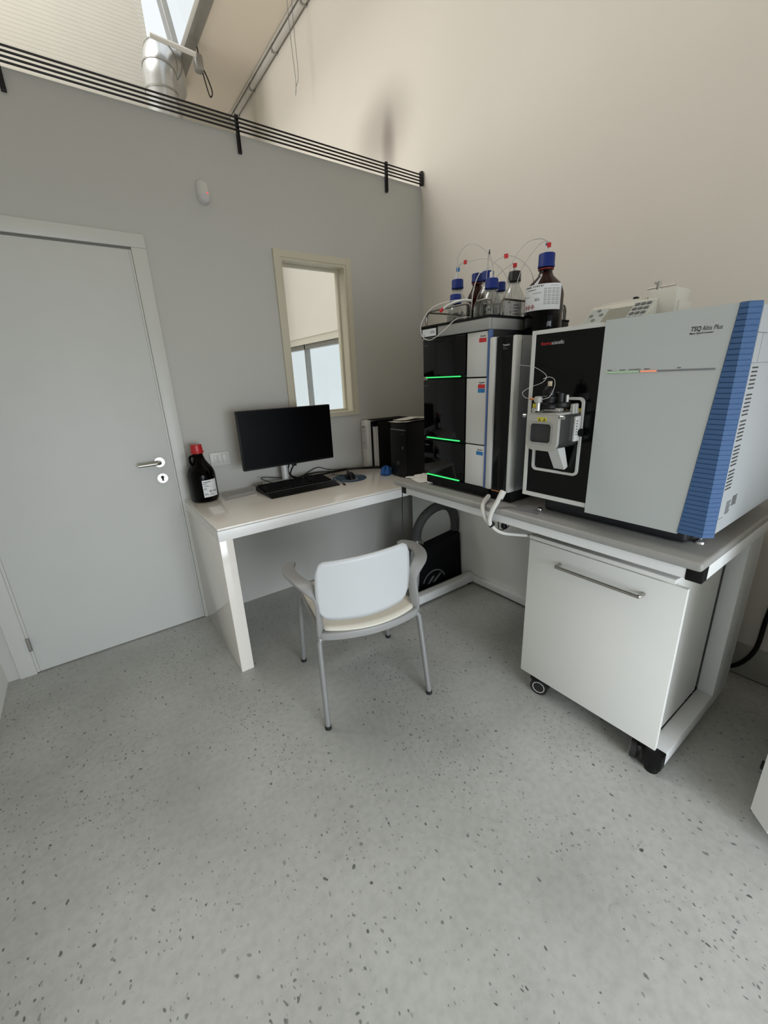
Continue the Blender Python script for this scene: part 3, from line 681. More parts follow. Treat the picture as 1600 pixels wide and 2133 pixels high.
# =================================================================== THINGS ON THE DESK
def strip_lines(mb, origin, right, up, rows, w, pitch, h):
    for k, frac in enumerate(rows):
        if frac <= 0: continue
        decal(mb, Vector(origin)-Vector(up)*pitch*k, w*frac, h, right=right, up=up)
    return mb
def curved_label(mb, c, r, a0, a1, z0, z1, n=14, t=0.0006):
    return mb.lathe([(r, z0), (r+t, z0), (r+t, z1), (r, z1), (r, z0)], c, n, a0, a1)
def curved_patch(mb, c, r, a0, a1, z0, z1, n=4):
    return mb.lathe([(r, z0), (r, z1)], c, n, a0, a1)

jug = thing('reagent_bottle', (-1.708, -0.115, DZ), 'tall dark brown bottle with red screw cap at the desk end', 'bottle')
jc = Vector((-1.708, -0.115, DZ))
MB().lathe([(0, 0.002), (0.060, 0.002), (0.069, 0.008), (0.072, 0.02), (0.072, 0.135), (0.070, 0.155), (0.062, 0.178), (0.046, 0.202), (0.034, 0.222), (0.027, 0.245), (0.0255, 0.262)], jc, 40).build('glass_body', M_AMBERD, jug)
MB().lathe([(0, 0.006), (0.066, 0.01), (0.069, 0.02), (0.069, 0.135), (0.064, 0.168), (0, 0.168)], jc, 32).build('contents', M_LIQDARK, jug)
mb = MB().lathe([(0.031, 0.259), (0.033, 0.262), (0.033, 0.270), (0.030, 0.273), (0.0285, 0.302), (0.026, 0.305), (0, 0.305)], jc, 32)
mb.build('screw_cap', M_CAPRED, jug)
MB().tube([jc+Vector((-0.024, -0.012, 0.248)), jc+Vector((-0.044, -0.022, 0.245)), jc+Vector((-0.046, -0.024, 0.215)), jc+Vector((-0.038, -0.02, 0.205))], 0.007, 8, smooth=4).build('finger_ring', M_AMBERD, jug)
la0, la1 = R(-104), R(-40)
lab = curved_label(MB(), jc, 0.0724, la0, la1, 0.030, 0.122, 18).build('paper_label', M_LABEL, jug)
mb = MB()
for (z, a, b, hh) in ((0.110, 0.05, 0.55, 0.004), (0.103, 0.05, 0.3, 0.0025), (0.098, 0.05, 0.28, 0.002), (0.089, 0.08, 0.4, 0.003), (0.078, 0.05, 0.24, 0.002), (0.074, 0.05, 0.25, 0.002), (0.070, 0.05, 0.22, 0.002), (0.050, 0.05, 0.2, 0.002), (0.046, 0.05, 0.24, 0.002), (0.042, 0.05, 0.32, 0.002), (0.046, 0.4, 0.6, 0.002), (0.040, 0.4, 0.75, 0.0016), (0.056, 0.40, 0.50, 0.008), (0.085, 0.05, 0.85, 0.0006), (0.064, 0.05, 0.85, 0.0006)):
    curved_patch(mb, jc, 0.0734, la0+(la1-la0)*a, la0+(la1-la0)*b, z, z+hh)
mb.build('label_print', M_DIMINK, lab)
ct = (la0+(la1-la0)*0.70); 
text('lettering', 'UN 1230', jc+Vector((0.0738*math.cos(ct), 0.0738*math.sin(ct), 0.057))-Vector((-math.sin(ct), math.cos(ct), 0))*0.014, 0.008, None, M_INK, lab, bold=0.02, right=(-math.sin(ct), math.cos(ct), 0), up=(0, 0, 1), width=0.028)

pp = thing('paper_sheets', (-1.53, -0.12, DZ), 'flat printed sheets lying beside the brown bottle', 'paper')
MB().prism([(-1.635, -0.232), (-1.45, -0.210), (-1.40, -0.012), (-1.60, -0.028)], 'z', DZ, DZ+0.0012).build('sheet', M_PAPERG, pp, smooth=False)
MB().prism([(-1.60, -0.16), (-1.42, -0.135), (-1.40, -0.03), (-1.585, -0.05)], 'z', DZ+0.0012, DZ+0.0024).build('sheet', M_PAPERG, pp, smooth=False)
mb = MB()
for k in range(5): decal(mb, (-1.585+0.004*k, -0.15+0.02*k, DZ+0.0026), 0.15, 0.0025, right=(0.99, 0.12, 0), up=(-0.12, 0.99, 0))
mb.build('printed_lines', M_GREYINK, pp, smooth=False)

mon = thing('monitor', (-1.225, -0.12, DZ), 'black flat-screen monitor on a silver stand', 'monitor')
MB().box(-1.503, -0.940, -0.212, -0.180, 0.888, 1.212, 0.004).build('bezel', M_BLACK, mon)
MB().box(-1.499, -0.944, -0.2132, -0.211, 0.898, 1.208).build('screen', M_SCREEN, mon, smooth=False)
MB().box(-1.40, -1.04, -0.182, -0.155, 0.94, 1.16, 0.012).build('back_cover', M_BLACK, mon)
MB().cyl((-1.222, -0.090, DZ+0.012), (-1.222, -0.090, 1.06), 0.021, 24).build('neck', M_LCSILVER, mon)
MB().box(-1.262, -1.182, -0.157, -0.085, 1.0, 1.08, 0.01).build('neck_mount', M_BLACK, mon)
MB().prism(rrect(-1.35, -1.095, -0.124, -0.008, 0.025), 'z', DZ, DZ+0.013).build('stand_base', M_LCSILVER, mon)
MB().box(-1.20, -1.175, -0.175, -0.15, 0.868, 0.90, 0.004).build('plug', M_BLACK, mon)

kb = thing('keyboard', (-1.215, -0.25, DZ), 'black computer keyboard with palm rest below the monitor', 'keyboard')
MB().prism([(-0.372, DZ), (-0.375, DZ+0.006), (-0.300, DZ+0.018), (-0.293, DZ+0.016), (-0.133, DZ+0.028), (-0.128, DZ+0.024), (-0.128, DZ)], 'x', -1.428, -1.002).build('case', M_BLACK, kb, smooth=False)
MB().box(-1.427, -1.003, -0.3015, -0.2985, DZ+0.017, DZ+0.0192).build('palm_rest_seam', M_DIMINK, kb, smooth=False)
mb = MB()
for r_ in range(6):
    y = -0.281+r_*0.0235+(0.008 if r_ == 5 else 0); z = DZ+0.017+(y+0.293)*0.075
    x = -1.419
    while x < -1.018:
        gap = (-1.125 < x < -1.118) or (-1.188 < x < -1.180)
        wk = 0.0165 if not (r_ == 0 and -1.35 < x < -1.26) else 0.08
        if wk > 0.05: mb.box(x, x+wk, y, y+0.0165, z, z+0.0075, 0.0015, 1); x += wk+0.003; continue
        mb.box(x, x+wk, y, y+0.0165, z, z+0.0075, 0.0015, 1); x += wk+0.0027
        if abs(x+1.128) < 0.006 or abs(x+1.072) < 0.006: x += 0.006
mb.build('keys', M_BLACKMAT, kb, kind='stuff')
kc = MB().tube([(-1.18, -0.128, DZ+0.012), (-1.185, -0.10, DZ+0.02), (-1.20, -0.075, DZ+0.03), (-1.26, -0.04, DZ+0.035), (-1.33, -0.045, DZ+0.05), (-1.37, -0.07, DZ+0.055), (-1.355, -0.10, DZ+0.045), (-1.31, -0.122, DZ+0.02)], 0.0022, 6, smooth=6).build('keyboard_cable', M_BLACK, kb)

mm = thing('mouse_mat', (-0.866, -0.262, DZ), 'round dark blue mouse mat with pale print', 'mouse mat')
MB().lathe([(0, 0), (0.108, 0), (0.109, 0.0015), (0.108, 0.003), (0, 0.003)], (-0.866, -0.262, DZ), 48).build('mat', M_MAT, mm)
mb = MB()
for (r0, n, a0, a1) in ((0.088, 11, 15, 75), (0.072, 9, 18, 70), (0.085, 7, 150, 185)):
    for k in range(n):
        if k % 4 == 3: continue
        a = R(a0+(a1-a0)*k/(n-1)); c = Vector((-0.866+r0*math.cos(a), -0.262+r0*math.sin(a), DZ+0.003)); rt = Vector((-math.sin(a), math.cos(a), 0)); u = Vector((-math.cos(a), -math.sin(a), 0))
        decal(mb, c-rt*0.003-u*0.004, 0.006, 0.008, right=rt*-1, up=u*-1)
mb.build('print', M_LTINK, mm, smooth=False, kind='stuff'); mb = MB()
arc2 = [(-0.885+0.05*math.cos(R(a)), -0.30+0.035*math.sin(R(a)), DZ+0.0036) for a in range(170, 375, 12)]
mb.sweep(arc2, [(-0.003, -0.0003), (0.003, -0.0003), (0.003, 0.0003), (-0.003, 0.0003)])
mb.build('printed_arc', M_LTINK, mm, smooth=False)
ms = thing('computer_mouse', (-0.862, -0.262, DZ+0.003), 'black computer mouse resting on the blue mat', 'mouse')
def mousef(u, v):
    a = u*2*math.pi; ph = v*math.pi/2
    return (-0.862+0.031*math.cos(a)*math.cos(ph)**0.7*0.98+0.012*math.sin(a)*math.cos(ph), -0.262+0.055*math.sin(a)*math.cos(ph)**0.7, DZ+0.003+0.036*math.sin(ph)*(1-0.15*math.sin(a)))
MB().grid(mousef, 24, 10).build('shell', M_BLACK, ms)
MB().cyl((-0.862, -0.232, DZ+0.036), (-0.855, -0.232, DZ+0.036), 0.007, 12).build('scroll_wheel', M_RUBBER, ms)
MB().tube([(-0.85, -0.21, DZ+0.012), (-0.865, -0.16, DZ+0.005), (-0.90, -0.10, DZ+0.005), (-0.86, -0.06, DZ+0.006), (-0.75, -0.045, DZ+0.005)], 0.002, 6, smooth=5).build('mouse_cable', M_BLACK, ms)
pen = thing('pen', (-0.97, -0.33, DZ), 'thin pen lying between keyboard and blue mouse mat', 'pen')
MB().cyl((-0.968, -0.285, DZ+0.0045), (-0.977, -0.372, DZ+0.0045), 0.004, 10).build('barrel', M_LTINK, pen)
MB().cyl((-0.977, -0.372, DZ+0.005), (-0.980, -0.398, DZ+0.005), 0.005, 10).build('cap', M_BLACK, pen)
for i, (pts, r_, lb) in enumerate((
    ([(-1.19, -0.163, 0.872), (-1.20, -0.14, 0.84), (-1.19, -0.10, 0.80), (-1.14, -0.075, DZ+0.022), (-1.08, -0.06, DZ+0.02), (-1.00, -0.055, DZ+0.008), (-0.90, -0.04, DZ+0.006), (-0.80, -0.035, DZ+0.006), (-0.70, -0.055, DZ+0.006), (-0.62, -0.115, DZ+0.006), (-0.54, -0.175, DZ+0.006), (-0.48, -0.2, DZ+0.006)], 0.0045, 'thick black monitor cable trailing along the wall to the computer'),
    ([(-1.185, -0.12, 0.90), (-1.20, -0.09, 0.83), (-1.15, -0.06, DZ+0.016), (-1.05, -0.03, DZ+0.02), (-0.96, -0.035, DZ+0.02), (-0.86, -0.055, DZ+0.014), (-0.76, -0.05, DZ+0.012), (-0.65, -0.10, DZ+0.014), (-0.55, -0.16, DZ+0.014), (-0.48, -0.19, DZ+0.012)], 0.004, 'second black cable twisting over the thick one behind the keyboard'),
    ([(-1.09, -0.03, DZ+0.01), (-1.02, -0.02, DZ+0.035), (-0.96, -0.02, DZ+0.05), (-0.90, -0.03, DZ+0.03), (-0.84, -0.05, DZ+0.02), (-0.76, -0.06, DZ+0.018)], 0.0025, 'thin black cable loop arching above the cables beside the wall'))):
    o = MB().tube(pts, r_, 7, smooth=6).build('desk_cable', M_BLACK); tag(o, lb, 'cable', 'cables on the desk')

# binders
b1 = thing('white_binder', (-0.46, -0.052, DZ), 'white lever binder with grey spine label against the partition', 'binder')
MB().box(-0.60, -0.32, -0.096, -0.018, DZ, DZ+0.325, 0.004).build('cover', M_WHITEPL, b1)
MB().box(-0.6014, -0.599, -0.086, -0.030, DZ+0.13, DZ+0.295).build('spine_label', M_PAPERG, b1, smooth=False)
mb = MB(); decal(mb, (-0.6016, -0.038, DZ+0.25), 0.02, 0.004, '-x'); decal(mb, (-0.6016, -0.036, DZ+0.275), 0.028, 0.012, '-x'); decal(mb, (-0.6016, -0.048, DZ+0.165), 0.010, 0.014, '-x')
mb.build('spine_print', M_GREYINK, b1, smooth=False)
b2 = thing('black_binder', (-0.42, -0.135, DZ), 'black binder stuffed with paper between white binder and computer', 'binder')
MB().box(-0.575, -0.27, -0.104, -0.100, DZ, DZ+0.32, 0.001).build('back_cover', M_BLACKMAT, b2)
MB().box(-0.562, -0.27, -0.170, -0.166, DZ, DZ+0.322, 0.001).build('front_cover', M_BLACKMAT, b2)
MB().box(-0.275, -0.27, -0.168, -0.102, DZ, DZ+0.32, 0.001).build('spine', M_BLACKMAT, b2)
for k in range(5):
    y = -0.118-0.009*k
    MB().box(-0.568+0.004*k, -0.28, y-0.003, y+0.0025, DZ+0.004, DZ+0.285-0.006*(k % 3)).build('paper_block', M_PAPER if k % 2 else M_PAPERG, b2, smooth=False)
MB().prism([(-0.57, DZ+0.3265), (-0.30, DZ+0.3265), (-0.29, DZ+0.3305), (-0.55, DZ+0.3305)], 'y', -0.168, -0.05).build('top_folder', M_BLACKMAT, b2, smooth=False)

# desktop computer
pcx = thing('desktop_computer', (-0.40, -0.45, DZ), 'black tower computer at the desk corner beside the bench', 'computer')
MB().box(-0.612, -0.16, -0.535, -0.380, DZ+0.008, DZ+0.338, 0.006).build('case', M_BLACK, pcx)
MB().box(-0.622, -0.61, -0.533, -0.382, DZ+0.004, DZ+0.290, 0.006).build('front_panel', M_BLACK, pcx)
MB().box(-0.6235, -0.61, -0.525, -0.390, DZ+0.292, DZ+0.297).build('silver_strip', M_GREYINK, pcx, smooth=False)
MB().lathe([(0.0105, 0), (0.012, 0), (0.012, 0.001), (0.0105, 0.001), (0.0105, 0)], (0, 0, 0), 22).build('badge_ring', M_GREYINK, pcx, world=False)
o = [c for c in pcx.children if c.name.startswith('badge_ring')][0]; o.location = Vector((-0.6235, -0.46, DZ+0.09))-WORLD[pcx.name]; o.rotation_euler = (0, R(-90), 0)
text('badge_lettering', 'DELL', (-0.6238, -0.4535, DZ+0.0872), 0.006, '-x', M_GREYINK, pcx, width=0.013)
MB().box(-0.6228, -0.6215, -0.508, -0.503, DZ+0.27, DZ+0.275).box(-0.6228, -0.6215, -0.512, -0.500, DZ+0.19, DZ+0.195).box(-0.6228, -0.6215, -0.512, -0.500, DZ+0.18, DZ+0.185).build('front_ports', M_GREYINK, pcx, smooth=False)
for (x, y) in ((-0.58, -0.51), (-0.58, -0.40), (-0.2, -0.51), (-0.2, -0.40)): MB().cyl((x, y, DZ), (x, y, DZ+0.009), 0.012, 12).build('foot', M_RUBBER, pcx)
def sheet(name, z, x0, x1, y0, y1, rz, curl, label, mat=M_PAPER, seed=0):
    t = thing(name, ((x0+x1)/2, (y0+y1)/2, z), label, 'paper', 'papers on the computer')
    cxx, cyy = (x0+x1)/2, (y0+y1)/2
    def f(u, v):
        x = (u-0.5)*(x1-x0); y = (v-0.5)*(y1-y0)
        zz = z+0.0015+curl*(0.5+0.5*math.sin(3.1*u+2.3*v+seed))*max(0, 1-2.2*v)
        return (cxx+x*math.cos(rz)-y*math.sin(rz), cyy+x*math.sin(rz)+y*math.cos(rz), zz)
    MB().grid(f, 12, 12).build('sheet', mat, t, solid=0.0012)
    return t
sheet('loose_paper', DZ+0.339, -0.635, -0.40, -0.545, -0.385, 0.12, 0.008, 'white paper stack lying on the black computer, lower sheets', seed=0.4)
sheet('loose_paper', DZ+0.349, -0.60, -0.39, -0.53, -0.375, 0.35, 0.016, 'upper sheet curling on top of the black computer', seed=1.9)
gl = thing('nitrile_glove', (-0.645, -0.345, DZ), 'crumpled bright blue nitrile glove beside the computer', 'glove')
def glovef(u, v):
    a = u*2*math.pi; ph = v*math.pi/2; q = 1+0.22*math.sin(3*a+1)+0.13*math.sin(7*a)*math.cos(ph)
    return (-0.635+0.040*q*math.cos(a)*math.cos(ph), -0.345+0.030*q*math.sin(a)*math.cos(ph), DZ+0.001+0.048*math.sin(ph)*(1+0.25*math.sin(5*a+v*6)))
MB().grid(glovef, 30, 10).build('palm', M_GLOVE, gl)
for k, (dx, dy, ln) in enumerate(((-0.035, -0.020, 0.04), (-0.042, -0.002, 0.045), (-0.02, -0.036, 0.03))):
    p = Vector((-0.64, -0.35, DZ+0.012)); q = p+Vector((dx, dy, -0.004)); MB().tube([p, (p+q)/2+Vector((0, 0, 0.010)), q], 0.008, 8, smooth=4).build('finger', M_GLOVE, gl)

# =================================================================== LIQUID CHROMATOGRAPHY STACK
FX = -0.93; Y0, YD, Y1, YB = -1.055, -1.302, -1.405, -1.414
def lc_module(name, z0, z1, label, stickers, bottom_led):
    t = thing(name, (-0.65, -1.23, z0), label, 'instrument', 'chromatography modules')
    MB().box(FX+0.02, -0.36, YB, Y0, z0, z1, 0.004).build('housing', M_CHARCOAL, t)
    MB().box(FX, FX+0.022, YD+0.003, Y0, z0+0.010, z1-0.003, 0.004).build('glass_door', M_GLOSSBLACK, t)
    MB().box(FX+0.004, FX+0.022, Y1, YD-0.003, z0+0.002, z1-0.003, 0.002).build('front_cover', M_LCSILVER, t)
    MB().box(FX+0.002, FX+0.022, YB, Y1-0.0005, z0, z1, 0.001).build('blue_edge', M_LCBLUE, t)
    MB().box(FX-0.003, FX+0.004, -1.275, -1.075, z0+0.004, z0+0.0085, 0.001).build('status_light', M_GREEN, t)
    text('lettering', 'thermo', (FX, -1.063, z1-0.030), 0.010, '-x', M_DIMINK, t, width=0.026)
    text('lettering', 'Vanquish', (FX+0.004, -1.368, z1-0.021), 0.0085, '-x', M_INK, t, bold=0.012, width=0.027)
    for k, (kind_, m_) in enumerate(stickers):
        mb = MB(); decal(mb, (FX+0.004, -1.364, z1-0.040-0.0155*k), 0.034, 0.0145, '-x'); mb.build('sticker', m_, t, smooth=False)
    text('lettering', 'Flex' if False else 'Pump' if len(stickers) == 1 else 'Sampler', (FX+0.004, -1.368, z1-0.0255), 0.004, '-x', M_GREYINK, t)
    return t
lc_module('pump_module', 0.913, 1.081, 'lowest chromatography module, grey cover with one blue sticker', [('b', M_BLUEP)], True)
lc_module('sampler_module', 1.081, 1.335, 'middle chromatography module, grey cover with red and blue stickers', [('r', M_RED), ('b', M_BLUEP)], True)
lc_module('pump_module', 1.335, 1.497, 'top chromatography module, grey cover with one red sticker', [('r', M_RED)], True)
base = thing('stack_base', (-0.65, -1.24, BT), 'black plinth carrying the chromatography stack on the bench', 'plinth')
MB().box(-0.925, -0.37, -1.41, -1.065, BT+0.012, 0.913, 0.004).build('plinth', M_BLACKMAT, base)
for (x, y) in ((-0.90, -1.095), (-0.90, -1.385), (-0.41, -1.09), (-0.41, -1.38)): MB().cyl((x, y, BT), (x, y, BT+0.013), 0.010, 12).build('foot', M_BLACK, base)
# column compartment at the side of the stack
cc = thing('column_compartment', (-0.68, -1.475, BT), 'tall narrow black and silver column oven beside the chromatography stack', 'instrument')
MB().box(FX+0.03, -0.40, -1.527, -1.418, 0.912, 1.468, 0.004).build('housing', M_OVEN, cc)
MB().box(FX, FX+0.034, -1.442, -1.416, 0.912, 1.470, 0.005).build('silver_pillar', M_LCSILVER, cc)
MB().box(FX+0.006, FX+0.034, -1.514, -1.444, 0.914, 1.468, 0.003).build('black_door', M_PANELBLACK, cc)
MB().box(FX+0.001, FX+0.034, -1.530, -1.5155, 0.914, 1.468, 0.004).build('silver_edge', M_LCSILVER, cc)
MB().box(FX+0.006, FX+0.030, -1.5145, -1.444, 0.909, 0.9125).build('warning_strip', M_ORANGE if False else M_COPPER, cc, smooth=False)
MB().box(FX+0.034, -0.42, -1.5315, -1.527, 0.93, 1.452, 0.0015).build('side_panel', M_OVEN, cc)
MB().box(-0.90, -0.42, -1.52, -1.42, BT+0.0, 0.912, 0.004).build('base', M_BLACKMAT, cc)
text('lettering', 'Vanquish', (FX+0.006, -1.472, 1.437), 0.0085, '-x', M_WHITEINK, cc, bold=0.01, width=0.028)
text('lettering', 'Column', (FX+0.006, -1.472, 1.4305), 0.0045, '-x', M_GREYINK, cc, width=0.013)
text('lettering', 'Compartment', (FX+0.006, -1.472, 1.4255), 0.0045, '-x', M_GREYINK, cc, width=0.022)

# solvent rack on the stack
TZ = 1.545
rk = thing('solvent_rack', (-0.68, -1.235, 1.497), 'silver solvent tray with black rim on the chromatography stack', 'tray')
MB().box(FX-0.002, -0.44, -1.412, -1.050, 1.4975, 1.505).build('tray_floor', M_TRAY, rk, smooth=False)
MB().box(FX-0.004, FX+0.012, -1.416, -1.150, 1.498, TZ-0.008, 0.003).build('front_wall', M_TRAY, rk)
MB().box(FX-0.002, FX+0.012, -1.150, -1.050, 1.498, TZ-0.008, 0.001).build('front_corner', M_BLACK, rk)
MB().box(FX+0.012, -0.50, -1.416, -1.402, 1.498, TZ-0.008, 0.003).build('side_wall', M_TRAY, rk)
MB().box(FX+0.012, -0.44, -1.062, -1.050, 1.498, TZ-0.008, 0.003).build('side_wall', M_TRAY, rk)
MB().box(-0.50, -0.44, -1.418, -1.36, 1.498, TZ-0.002, 0.003).build('corner_block', M_BLACK, rk)
MB().box(-0.452, -0.44, -1.36, -1.06, 1.498, TZ-0.008, 0.003).build('back_wall', M_TRAY, rk)
MB().ring([(FX-0.006, -1.418), (-0.438, -1.418), (-0.438, -1.046), (FX-0.006, -1.046)], [(FX+0.016, -1.398), (-0.456, -1.398), (-0.456, -1.066), (FX+0.016, -1.066)], 'z', TZ-0.008, TZ).build('rim', M_BLACKMAT, rk, smooth=False)
mb = MB(); decal(mb, (FX-0.002, -1.056, 1.5035), 0.083, 0.029, '-x'); lb = mb.build('name_card', M_LABEL, rk, smooth=False)
mb = MB(); decal(mb, (FX-0.0026, -1.105, 1.520), 0.025, 0.0022, '-x'); decal(mb, (FX-0.0026, -1.105, 1.515), 0.028, 0.0022, '-x'); decal(mb, (FX-0.0026, -1.063, 1.507), 0.006, 0.004, '-x'); mb.build('card_print', M_GREYINK, lb, smooth=False)
def loop(pts): return MB().tube(catmull(pts, 6), 0.0036, 8).build('wire_rail', M_RAIL, rk)
RZ = TZ+0.055
loop([(-0.912, -1.058, TZ-0.004), (-0.912, -1.058, RZ-0.022), (-0.912, -1.070, RZ-0.003), (-0.912, -1.10, RZ), (-0.912, -1.20, RZ), (-0.912, -1.275, RZ), (-0.912, -1.298, RZ-0.004), (-0.912, -1.306, RZ-0.022), (-0.912, -1.306, TZ-0.004)])
loop([(-0.912, -1.324, TZ-0.004), (-0.912, -1.324, RZ-0.022), (-0.912, -1.334, RZ-0.003), (-0.912, -1.35, RZ), (-0.912, -1.378, RZ), (-0.912, -1.398, RZ-0.004), (-0.912, -1.405, RZ-0.022), (-0.912, -1.405, TZ-0.004)])
loop([(-0.865, -1.408, TZ-0.004), (-0.865, -1.408, RZ-0.022), (-0.855, -1.408, RZ-0.003), (-0.83, -1.408, RZ), (-0.65, -1.408, RZ), (-0.49, -1.408, RZ), (-0.465, -1.408, RZ-0.004), (-0.455, -1.408, RZ-0.022), (-0.455, -1.408, TZ-0.004)])
loop([(-0.905, -1.054, TZ-0.004), (-0.905, -1.054, RZ-0.022), (-0.895, -1.054, RZ-0.003), (-0.87, -1.054, RZ), (-0.65, -1.054, RZ), (-0.49, -1.054, RZ), (-0.465, -1.054, RZ-0.004), (-0.455, -1.054, RZ-0.022), (-0.455, -1.054, TZ-0.004)])
loop([(-0.446, -1.075, TZ-0.004), (-0.446, -1.075, RZ-0.022), (-0.446, -1.085, RZ-0.003), (-0.446, -1.11, RZ), (-0.446, -1.36, RZ), (-0.446, -1.385, RZ-0.004), (-0.446, -1.395, RZ-0.022), (-0.446, -1.395, TZ-0.004)])

# bottles
BZ = 1.5055
def lab_bottle(x, y, r, h, cap, label, glass=M_BGLASS, liquid=0.4, tag_label=None, marks=True, lab_a=None, ports=2, z=BZ, group='solvent bottles in the rack'):
    c = Vector((x, y, z)); t = thing('solvent_bottle', c, label, 'bottle', group)
    hcap = 0.034 if r < 0.06 else 0.044; rc_ = min(0.0235, r*0.62) if r < 0.06 else 0.0275; rn = rc_*0.80; hc = h-hcap; hs = hc*0.60; q_ = hc-hs
    prof = [(0, 0.003), (r*0.86, 0.002), (r*0.97, h*0.03), (r, h*0.07), (r, hs), (r*0.96, hs+q_*0.15), (r*0.80, hs+q_*0.42), (rn*1.30, hs+q_*0.68), (rn*1.05, hs+q_*0.80), (rn, hs+q_*0.88), (rn, hc+0.004)]
    MB().lathe(prof, c, 32).build('glass_body', glass, t)
    if liquid: MB().lathe([(0, 0.006), (r*0.93, 0.006), (r*0.96, h*liquid), (0, h*liquid)], c, 28).build('liquid', M_LIQUID if glass is M_BGLASS else M_LIQDARK, t)
    cp = MB().lathe([(rc_*0.98, hc), (rc_*1.04, hc+0.001), (rc_*1.04, hc+0.006), (rc_, hc+0.008), (rc_, h-0.003), (rc_*0.93, h), (0, h)], c, 30).build('screw_cap', cap, t)
    MB().lathe([(rn, hc-0.008), (rn*1.22, hc-0.007), (rn*1.22, hc-0.003), (rn, hc-0.002)], c, 28).build('pour_ring', M_RINGRED if glass is not M_BGLASS else M_BGLASS, t)
    for k in range(ports):
        a = 0.9+k*2.4
        MB().cyl(c+Vector((rc_*0.35*math.cos(a), rc_*0.35*math.sin(a), h)), c+Vector((rc_*0.35*math.cos(a), rc_*0.35*math.sin(a), h+0.022)), 0.005, 10, 0.0035).build('port_fitting', M_WHITEPL, cp)
    fa = math.atan2(-2.478-y, -2.18-x)
    if marks:
        mb = MB()
        for k in range(4): curved_patch(mb, c, r*1.004, fa-0.55+0.05*k, fa+0.35-0.1*(k % 2), h*(0.14+0.045*k), h*(0.14+0.045*k)+0.0028, 6)
        curved_patch(mb, c, r*1.004, fa-0.3, fa+0.1, h*0.36, h*0.40, 4); curved_patch(mb, c, r*1.004, fa+0.35, fa+0.6, h*0.25, h*0.42, 4)
        mb.build('printed_scale', M_DIMINK, t)
    return t, c, r, h, fa
lab_bottle(-0.795, -1.122, 0.042, 0.214, M_CAPBLUE, 'clear bottle with blue cap at the left end of the rack, taller one', liquid=0.3)
lab_bottle(-0.868, -1.184, 0.035, 0.144, M_CAPBLUE, 'small low clear bottle with blue cap in front of the taller left one', liquid=0.45, ports=0)
lab_bottle(-0.665, -1.112, 0.046, 0.250, M_CAPBLUE, 'brown bottle with blue cap at the back of the rack', glass=M_AMBER, liquid=0.45, marks=False, ports=0)
lab_bottle(-0.722, -1.219, 0.047, 0.232, M_CAPBLUE, 'clear bottle with blue cap behind the front middle one, larger', liquid=0.3)
lab_bottle(-0.835, -1.336, 0.041, 0.174, M_CAPBLUE, 'clear bottle with blue cap at the front right corner of the rack', liquid=0.5)
lab_bottle(-0.622, -1.203, 0.033, 0.204, M_CAPBLUE, 'clear bottle with blue cap half hidden at the back, smallest cap', liquid=0.4, ports=0)
t, c, r, h, fa = lab_bottle(-0.725, -1.352, 0.043, 0.204, M_CAPBLACK, 'clear bottle with black cap and white label beside the big brown one', liquid=0.5, marks=False, ports=1)
lb = curved_label(MB(), c, r*1.004, fa-0.75, fa+0.75, h*0.16, h*0.50, 16).build('paper_label', M_PAPERG, t)
mb = MB()
for k in range(5): curved_patch(mb, c, r*1.022, fa+0.02, fa+0.55-0.07*(k % 3), h*(0.20+0.05*k), h*(0.20+0.05*k)+0.0035, 5)
for k in range(3): curved_patch(mb, c, r*1.022, fa-0.30, fa-0.16, h*(0.20+0.08*k), h*(0.20+0.08*k)+0.008, 3)
curved_patch(mb, c, r*1.022, fa-0.45, fa-0.1, h*0.455, h*0.47, 4)
mb.build('label_print', M_DIMINK, lb)
t, c, r, h, fa = lab_bottle(-0.726, -1.487, 0.066, 0.270, M_CAPBLUE, 'big brown bottle with blue cap and white label on the column oven', glass=M_AMBER, liquid=0.35, marks=False, z=1.4685, group=None)
lb = curved_label(MB(), c, r*1.004, fa-1.25, fa+0.95, h*0.31, h*0.615, 30).build('paper_label', M_LABEL, t)
mb = MB()
for k in range(9): curved_patch(mb, c, r*1.014, fa-0.02, fa+0.86, h*(0.37+0.022*k), h*(0.37+0.022*k)+0.0045-0.001*(k % 2), 8)
curved_patch(mb, c, r*1.014, fa+0.30, fa+0.72, h*0.585, h*0.593, 5)
mb.build('label_small_print', M_LTINK, lb)
mb = MB()
for (a, b, z0, z1) in ((-1.15, -0.70, 0.583, 0.598), (-0.60, -0.05, 0.585, 0.600), (-0.95, -0.45, 0.550, 0.560), (-1.15, -0.80, 0.475, 0.481), (-0.60, -0.15, 0.510, 0.516)):
    curved_patch(mb, c, r*1.014, fa+a, fa+b, h*z0, h*z1, 5)
mb.build('label_heading', M_DIMINK, lb)
def on_can(a, z, off=0.0): return c+Vector(((r*1.016+off)*math.cos(a), (r*1.016+off)*math.sin(a), z))
a = fa-0.42; text('lettering', '2.5 L', on_can(a, h*0.425)-Vector((-math.sin(a), math.cos(a), 0))*0.004, 0.011, None, M_INK, lb, bold=0.02, right=(-math.sin(a), math.cos(a), 0), up=(0, 0, 1), width=0.018)
mb = MB()
for a in (fa-1.02, fa-0.82, fa-0.58):
    p = on_can(a, h*0.355); rt = Vector((-math.sin(a), math.cos(a), 0)); u = Vector((0, 0, 1)); s_ = 0.009; q = s_*0.68
    O = [p+u*s_, p+rt*s_*0.9, p-u*s_, p-rt*s_*0.9]; I = [p+u*q, p+rt*q*0.9, p-u*q, p-rt*q*0.9]
    A = [mb.bm.verts.new(v) for v in O]; B = [mb.bm.verts.new(v) for v in I]
    for k in range(4): mb.bm.faces.new((A[k], A[(k+1) % 4], B[(k+1) % 4], B[k]))
mb.build('hazard_diamond', M_CAPRED, lb, smooth=False)
mb = MB()
